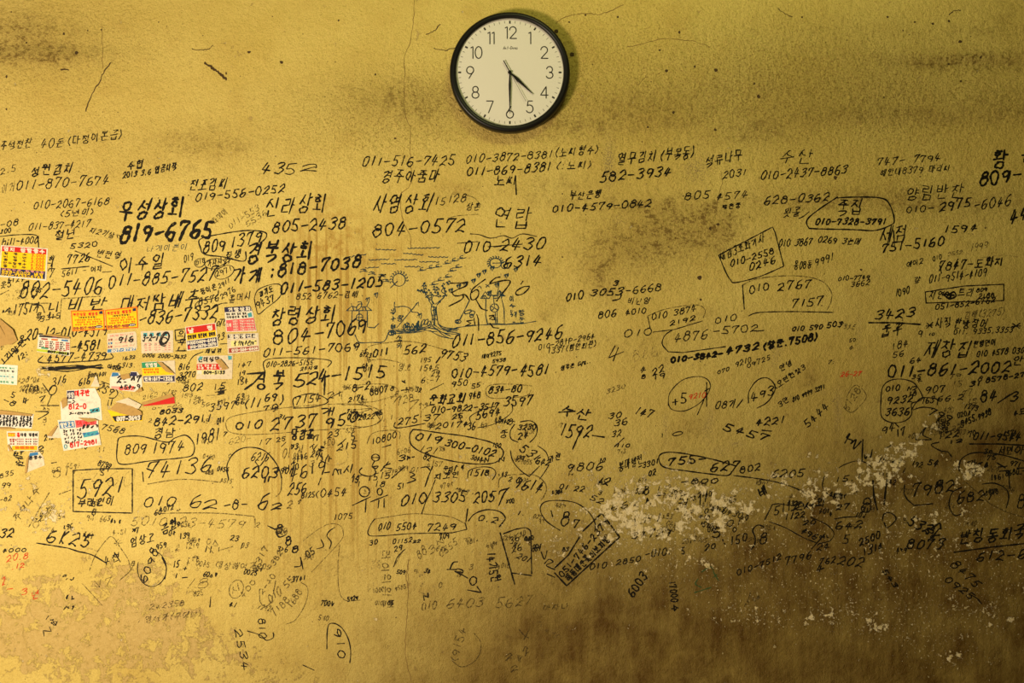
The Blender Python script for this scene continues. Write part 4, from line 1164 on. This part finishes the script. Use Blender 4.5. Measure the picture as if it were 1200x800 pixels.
# 1 menu price sticker
s = Sheet('yellow price list sticker with a red title bar and navy foot, at the left edge', [(1,287),(56,291),(54,329),(-2,324)], 'white', group=GRP)
s.rect(.03,.03,.97,.19,'red'); s.rect(.03,.19,.97,.71,'yellow'); s.rect(.03,.71,.97,.95,'navy')
s.text('명지 왕칼국수',.07,.93,.165,.11,'white',1.2)
for i, (a, b) in enumerate([('칼 국 수','3.000'),('비 빔 면','4.000'),('콩 국 수','3.500'),('만두칼국수','4.500'),('물 만 두','3.000')]):
    s.text(a,.08,.56,.28+i*.1,.065,'black',.6); s.text(b,.66,.93,.28+i*.1,.07,'red',.6)
s.text('배달전문 칼국수집',.07,.95,.775,.05,'rose',.5); s.text('898-5002 배달',.07,.93,.86,.075,'yellow',.8); s.text('070-7555-6764',.07,.93,.95,.075,'yellow',.8)
# 2,3 orange twins
for q, lb in (([(83,364),(122,363),(123,386),(85,388)], 'orange and yellow business sticker, left one of the pair side by side'), ([(123,363),(161,359),(162,384),(125,386)], 'orange and yellow business sticker, right one of the pair side by side')):
    s = Sheet(lb, q, 'orange', lambda u, v: .8*max(0, u+v-1.6), group=GRP)
    s.rect(.03,.05,.97,.95,'yellow'); s.rect(.03,.05,.97,.30,'amber')
    s.text('부산식당 해장국',.07,.80,.26,.14,'red',.75); s.text('(배달전문식당)',.22,.76,.38,.07,'black',.5)
    for i in range(3): s.text('산채비빔밥 정식 한정식 백반'[i:i+13],.1+.06*(i%2),.92,.50+i*.115,.07,'orange',.5)
    s.text('010-8517-9400',.05,.70,.93,.12,'maroon',.9)
    s.poly([(.72+.12*math.cos(a*.7)+.1, .84+.075*math.sin(a*.7)) for a in range(9)], 'navy'); s.text('꽃배달',.75,.90,.87,.05,'white',.4)
    s.poly([(.86,.08),(.95,.05),(.96,.2),(.85,.2)], 'navy')
# 4 white with green foot
s = Sheet('white sticker with small coloured headings and a lime green foot, top edge torn', [(45,392),(82,394),(82,417),(43,412)], 'white', lambda u, v: 1.5*max(0, u-.9)+.8*max(0,.2-v), group=GRP)
s.rect(.0,.82,.98,.97,'lime'); s.rect(.03,.02,.98,.13,'black'); s.poly([(.45,.03),(.55,.03),(.60,.13),(.45,.13)],'purple')
s.flap([(.1,.0,.3),(.45,-.07,1),(1.0,.03,3.5),(1.02,.12,3),(.7,.09,2.2)],'tan','curled strip of the torn top edge')
for u, c in ((.10,'maroon'),(.42,'orange'),(.74,'blue')):
    s.rect(u,.19,u+.2,.27,c); 
    for i in range(4): s.text('배추 무'[:3+i%2],u-.04,u+.09,.39+i*.1,.05,'black',.4); s.text('300',u+.14,u+.24,.39+i*.1,.05,'red',.4)
s.rect(.13,.70,.34,.78,'green'); s.text('대표전화',.4,.9,.78,.05,'maroon',.4); s.text('807-0013',.34,.96,.955,.10,'black',1.0)
# 5 mint notice at the edge
s = Sheet('pale mint notice slip cut off by the left edge, with thin grey lines', [(-12,426),(21,428),(20,451),(-13,449)], 'mint', lambda u, v: 1.2*max(0,u-.85), group=GRP)
for i,(v,h,c) in enumerate([(.2,.06,'green'),(.36,.08,'black'),(.52,.04,'grey'),(.62,.04,'teal'),(.72,.04,'grey'),(.93,.09,'green')]): s.text('점포임대문의 입니다'[:9-i%2],.05,.88,v,h,c,.6)
# 6 pale torn with 916
s = Sheet('worn pinkish sticker with a blue number bar, overwritten with 916 in marker', [(126,391),(160,388),(161,411),(125,414)], 'cream', lambda u, v: 1.5*max(0,.12-u)+2*max(0,v+u-1.8), [(0,0),(.96,.0),(1,.15),(1,.85),(.94,.98),(0,1),(.03,.7),(0,.4)], GRP)
s.rect(.03,.80,.95,.96,'blue'); s.text('807-2787',.17,.93,.93,.10,'white',1.0)
for i in range(3): s.text('소영',.04,.18,.36+i*.18,.09,'maroon' if i != 1 else 'blue',.6); s.text('010-325 011',.28,.9,.36+i*.18,.05,'rose',.4)
s.text('배달합니다',.1,.9,.16,.08,'rose',.5); s.text('916',.38,.86,.50,.30,'black',1.5,'handwriting',.2,True)
# 7 pale with 3-2-70
s = Sheet('faded white sticker with a teal heading, overwritten with 3-2-7 and a black loop', [(165,388),(203,387),(203,413),(166,414)], 'cream', group=GRP)
for u in (.08,.28,.50,.70): s.rect(u,.08,u+.12,.24,'teal')
for i in range(4): s.text('정육 한우 포장',.1,.92,.58+i*.1,.04,'rose',.35)
s.text('3-2-7',.05,.52,.44,.30,'black',1.4,'handwriting',.2,True)
R = random.Random(3); lv = s.n
V, F, lay = ribbon([arc(28,9,4.5,7.5,25,-60,400), arc(29,9,3.6,6.5,30,-60,400), arc(27,13,5,5,10,60,330)], 1.5, R)
add_mesh('marker_loop', [s.pt(x/38, y/26, .0009) for x, y in V], F, pm('black'), s.root)
for i in range(5): s.text('..'[:1]+'-',.1+.16*i,.16+.16*i,.62,.05,'black',.5)
# 8 red yellow navy
s = Sheet('bright sticker in red, yellow and navy bands', [(217,383),(253,378),(256,406),(219,411)], 'white', group=GRP)
s.rect(.03,.03,.97,.30,'red'); s.rect(.03,.30,.97,.58,'yellow'); s.rect(.03,.60,.97,.96,'navy'); 
s.text('남',.10,.26,.26,.17,'white',1.5); s.text('정',.72,.88,.26,.17,'white',1.5); s.text('꿀찜갈비 칼큰갈비 갈비찜',.06,.94,.52,.15,'black',1.0)
s.text('(051)809-6104',.12,.93,.75,.11,'white',1.0); s.text('010-2670-2670',.12,.93,.92,.11,'white',1.0); s.rect(.05,.79,.11,.93,'red'); s.rect(.04,.63,.10,.74,'white')
# 9 navy title pink list
s = Sheet('sticker with a navy title bar over a pink price list, top right corner torn', [(263,360),(296,358),(301,388),(265,389)], 'white', lambda u, v: 5*max(0, u-v-.62), [(0,0),(.90,.0),(.97,.25),(1,1),(0,1)], GRP)
s.poly([(.0,.0),(.90,.0),(.94,.20),(0,.20)],'navy'); s.poly([(.03,.52),(.97,.48),(.98,.96),(.03,.97)],'pink')
s.text('기장상회',.14,.90,.175,.13,'white',1.2); s.text('육지 제주 갈치 멸치',.05,.74,.33,.08,'black',.6); s.text('기타생선류 일체',.05,.74,.45,.08,'black',.6)
for i in range(4): s.text('051 761-4016',.26,.94,.61+i*.11,.065,'white',.5)
s.text('도매',.05,.18,.78,.12,'white',.7); s.poly([(.78,.30),(.92,.25),(.93,.42),(.80,.45)],'teal')
# 10 dark checker title
s = Sheet('narrow sticker with a black checkered title and a maroon phone bar', [(266,391),(303,390),(304,411),(267,415)], 'cream', None, [(0,0),(1,0),(1,1),(0,1)], GRP)
for i in range(5): s.rect(.02+.19*i,.04,.13+.19*i+.05*(i%2),.26,'black' if i%2==0 else 'navy')
s.text('고등계인쇄',.04,.96,.24,.16,'white',1.0); s.rect(.12,.36,.93,.64,'paleyellow'); s.rect(.04,.72,.97,.94,'maroon'); s.text('010-584-6404',.14,.95,.90,.13,'white',1.0)
s.text('~~m~em~',.2,.93,.62,.25,'black',1.0,'handwriting',.2,True)
# 11 white 809-5133
s = Sheet('white sticker with a red band and yellow phone number, brown tape across it', [(231,417),(273,416),(272,444),(230,444)], 'cream', lambda u, v: 1.5*max(0, u-.93), group=GRP)
s.text('신미식당',.04,.62,.25,.19,'black',1.3); s.rect(.0,.35,.82,.60,'red'); s.rect(.02,.62,.78,.80,'paleyellow'); s.text('809-5133',.21,.78,.78,.12,'black',1.2)
s.text('한식 분식 김밥 돈까스',.03,.80,.46,.08,'white',.6); s.text('우동 칼국수 냉면',.03,.80,.57,.08,'white',.6); s.rect(.03,.64,.15,.79,'grey')
s.poly([(.03+.04,.02),(.17,.04),(.12,.16),(.03,.2)],'teal'); s.poly([(.86,.02),(.97,.04),(.97,.18),(.88,.2)],'teal')
s.flap([(.50,.20,.6),(.66,.14,2.2),(.76,.30,3.5),(.90,.55,1.2),(.74,.62,1.0),(.62,.38,2.6)],'tan','strip of brown tape')
# 12 green yellow navy
s = Sheet('green, yellow and navy sticker with its right half peeling off', [(166,424),(205,422),(206,448),(168,448)], 'cream', group=GRP)
s.poly([(.0,.03),(.46,.03),(.60,.28),(.0,.30)],'green'); s.poly([(0,.30),(.62,.28),(.98,.65),(0,.68)],'yellow'); s.rect(.02,.70,.97,.95,'navy'); s.text('쌈밥정',.12,.46,.25,.17,'white',1.0)
s.text('배달전문점 쌈밥',.05,.50,.42,.08,'orange',.6); s.text('정식비빔밥',.05,.50,.55,.08,'orange',.6); s.text('전화:817-1326',.06,.90,.90,.15,'white',1.1)
s.flap([(.45,.02,.5),(.62,.06,4),(.80,.32,6),(1.0,.62,1.0),(.72,.50,1.2)],'tan')
s.rect(.66,.02,.99,.28,'cream','paper_scrap'); 
# 13 torn blue white one with scrawls
s = Sheet('torn white sticker with black scrawls over pink figures', [(128,435),(166,433),(167,459),(129,459)], 'white', lambda u, v: 2*max(0, v+u-1.7), [(.10,.05),(.30,.08),(.38,.25),(.62,.22),(.68,.05),(.86,.08),(1,.35),(1,.75),(.78,1.0),(.3,.92),(0,.80),(.02,.3)], GRP)
s.poly([(.10,.06),(.28,.09),(.3,.24),(.06,.26)],'blue'); s.poly([(.66,.08),(.85,.10),(.86,.28),(.64,.28)],'navy'); s.poly([(.05,.72),(.8,.78),(.74,.94),(.3,.90),(.05,.82)],'rose')
s.text('827',.30,.74,.90,.14,'red',1.1); s.text('2~~7',.24,.94,.55,.30,'black',1.8,'handwriting',.2,True); s.text('~54~9',.30,.92,.86,.2,'black',1.2,'handwriting',.2,True)
s.flap([(.34,.20,.5),(.62,.14,3),(.66,.36,2),(.40,.42,1)],'tan'); s.flap([(.76,1.0,.4),(.98,.78,3),(1.02,.95,4),(.9,1.02,2)],'tan')
# 14 upper and 15 lower white notes
s = Sheet('upper of two overlapping white food stickers, with 812-0 in red', [(72,457),(117,454),(120,492),(72,493)], 'white', lambda u, v: 5*max(0, u-v-.55)**1.5+1.0*max(0,u-.9), [(.14,.02),(.88,.0),(1,.35),(1,1),(.0,1),(-.02,.38),(.14,.28)], GRP)
s.rect(.15,.04,.34,.30,'navy'); s.text('식당',.17,.32,.26,.16,'grey',1.0); s.text('머구반',.36,.72,.22,.17,'red',1.6); s.text('812-0',.20,.62,.63,.16,'red',1.4); s.text('3-~em~~-',.2,.75,.80,.07,'black',1.0,'handwriting',.2,True)
s.poly([(.7,.66),(.95,.60),(.96,.74),(.74,.78)],'teal'); s.text('~~',.74,.95,.72,.06,'black',1.2,'handwriting',.2,True); s.text('->',.18,.34,.45,.12,'black',1.3,'handwriting',.1,True)
s.flap([(0,.36,.4),(.06,.26,2.5),(.16,.24,3),(.16,.5,1),(.04,.6,.6)],'tan')
s = Sheet('lower of two overlapping white food stickers, with a blue title box and red number', [(68,492),(116,489),(119,521),(75,528)], 'white', lambda u, v: .9*max(0,u-.9), [(0,.0),(.5,-.03),(.98,.05),(.97,.4),(1,1),(0,1)], GRP, z=1)
s.rect(.02,.06,.40,.28,'blue'); s.text('일번고기',.05,.38,.25,.15,'white',1.1); s.poly([(.42,.04),(.95,.06),(.93,.24),(.42,.30)],'pink'); s.text('머구반',.46,.90,.22,.14,'red',1.2)
for i in range(4): s.text('~~ ~~ ~~',.08,.52,.42+i*.12,.09,'black',1.0,'handwriting',.2,True)
s.text('~~~~',.58,.95,.36,.13,'black',1.6,'handwriting',.2,True); s.poly([(.56,.5),(.95,.46),(.96,.62),(.58,.66)],'teal'); s.text('~~~~',.56,.95,.62,.12,'blue',1.3,'handwriting',.2,True)
s.text('817-2981',.20,.90,.93,.15,'red',1.5); s.text('0',.04,.11,.93,.12,'teal',1.0)
s.flap([(.5,-.04,.5),(.9,.02,3),(1.0,.10,4),(.75,.14,1.5)],'tan')
# tan scrap under the lower note
s = Sheet('small tan corner of torn paper sticking out left of the stacked food stickers', [(57,500),(73,497),(75,513),(55,513)], 'cream', None, [(.62,.0),(1,.1),(1,1),(.1,1),(.0,.8)], cat='paper scrap', name='paper_scrap')
s.flap([(0,.8,.4),(.6,.0,2.4),(.7,.1,2.4),(.3,.85,.6)],'tan')
# 16 yellow black torn
s = Sheet('torn yellow sticker with a black phone bar and a crumpled tan upper half', [(126,479),(167,477),(167,493),(127,495)], 'yellow', None, [(0,.05),(.25,.25),(1,.42),(1,1),(.18,1.0),(.10,.6)], GRP)
s.poly([(.12,.55),(1,.52),(.98,.95),(.2,.95)],'black'); s.text('807-3693',.26,.92,.90,.28,'white',1.4)
s.flap([(.08,.0,1),(.3,-.45,3),(.65,-.25,3.5),(.98,.30,4),(1.0,.55,2),(.7,.60,1.2),(.35,.35,.8)],'tan')
s.flap([(.25,-.5,1),(.6,-.75,2),(.98,-.2,3),(.9,.1,3.6),(.5,-.2,3)],'cream','crumpled pale layer')
# 17 red strip
s = Sheet('thin folded scrap with a red lower edge', [(166,468),(205,461),(205,473),(167,476)], 'tan', lambda u, v: 3*max(0,u-.6), [(0,.4),(.9,-.1),(1,.3),(1,1),(0,1)], cat='paper scrap', name='paper_scrap')
s.poly([(.02,.85),(.98,.25),(1,.95),(.05,.98)],'red'); s.flap([(0,.45,.3),(.9,-.1,1.2),(.98,.3,2.4),(.03,.85,.6)],'tan')
# 18 white with orange band
s = Sheet('white sticker with an orange title box and amber foot', [(8,505),(46,505),(45,528),(10,528)], 'white', lambda u, v: 3*max(0,.25-u)*max(0,v-.5), group=GRP)
s.rect(.03,.08,.26,.28,'orange'); s.text('중화요리',.05,.25,.25,.12,'yellow',.6); s.text('홍',.32,.40,.28,.19,'red',1.2); s.text('마을 먹을비',.44,.96,.26,.15,'black',1.0)
s.text('짜장면',.08,.3,.48,.07,'maroon',.5)
for i in range(3): s.text('짬뽕 3500',.08,.52,.44+i*.12,.06,'maroon',.4); s.text('탕수육 250',.58,.96,.44+i*.12,.06,'maroon' if i != 1 else 'black',.4)
s.rect(.14,.74,.97,.97,'amber'); s.text('818-1000 818-1001',.26,.86,.90,.12,'orange',.9)
s.flap([(.0,.72,.4),(.05,.65,1.2),(.17,1.0,2.5),(.06,1.02,2.0)],'tan')
# 19 small torn blue top
s = Sheet('small torn white slip with a blue top hanging below the orange titled sticker', [(34,530),(52,529),(53,549),(32,553)], 'cream', lambda u, v: 1.5*max(0,.3-u), [(.05,.0),(.7,-.02),(.95,.3),(1,.8),(0,1.02),(-.03,.4)], cat='paper scrap', name='paper_scrap')
s.poly([(.08,.03),(.6,.0),(.62,.16),(.06,.2)],'blue'); s.text('음국수',.06,.84,.38,.17,'black',1.1)
s.flap([(-.08,.3,.5),(.06,.12,2),(.03,.98,2),(-.1,1.05,1)],'tan')
# 20 brown tape scraps on the left edge
s = Sheet('dark scribbled paper strip under a curled tan edge, at the left edge', [(-10,483),(40,485),(39,502),(-10,501)], 'grey', None, [(0,0),(1,0),(.97,1),(0,.95)], cat='paper scrap', name='paper_scrap')
for i in range(4): s.text('~~~~~~~~~~',.18,.95,.38+i*.17,.24,'black',1.3,'handwriting',.2,True)
s.flap([(0,-.2,3),(.4,-.14,4),(.98,.02,3),(.96,.14,1),(.3,.12,.6),(0,.12,.6)],'tan'); s.flap([(0,.95,.6),(.45,.92,1),(.6,1.05,3),(.3,1.1,3.5),(0,1.0,3)],'tan')
s = Sheet('curled brown paper flap peeling off the wall at the left edge', [(-8,372),(20,376),(21,402),(-8,404)], 'cream', None, [(0,0),(.3,.05),(.75,.4),(1,.9),(.5,1.0),(0,1)], cat='paper scrap', name='paper_scrap')
s.flap([(.1,.05,.6),(.3,.0,3),(.85,.40,6),(1.0,.88,3),(.75,1.05,5),(.45,1.0,2),(.3,.5,1)],'tan')
s.flap([(0,.3,2),(.25,.2,5),(.5,.6,5),(.62,1.0,2),(0,1.15,2)],'tan')
# small corner bits
s = Sheet('little torn paper corner above the blank patch', [(108,441),(116,440),(117,453),(106,453)], 'cream', None, [(.5,0),(.8,.05),(1,1),(0,1)], cat='paper scrap', name='paper_scrap')
s.flap([(.5,0,2.5),(.8,.05,3.5),(.9,.6,1),(.4,.6,.6)],'cream')
s = Sheet('small square of old clear tape residue, beside the number 010-7749', [(980,322),(1022,322),(1022,353),(980,353)], 'tan', cat='tape patch', name='tape_patch') if False else None
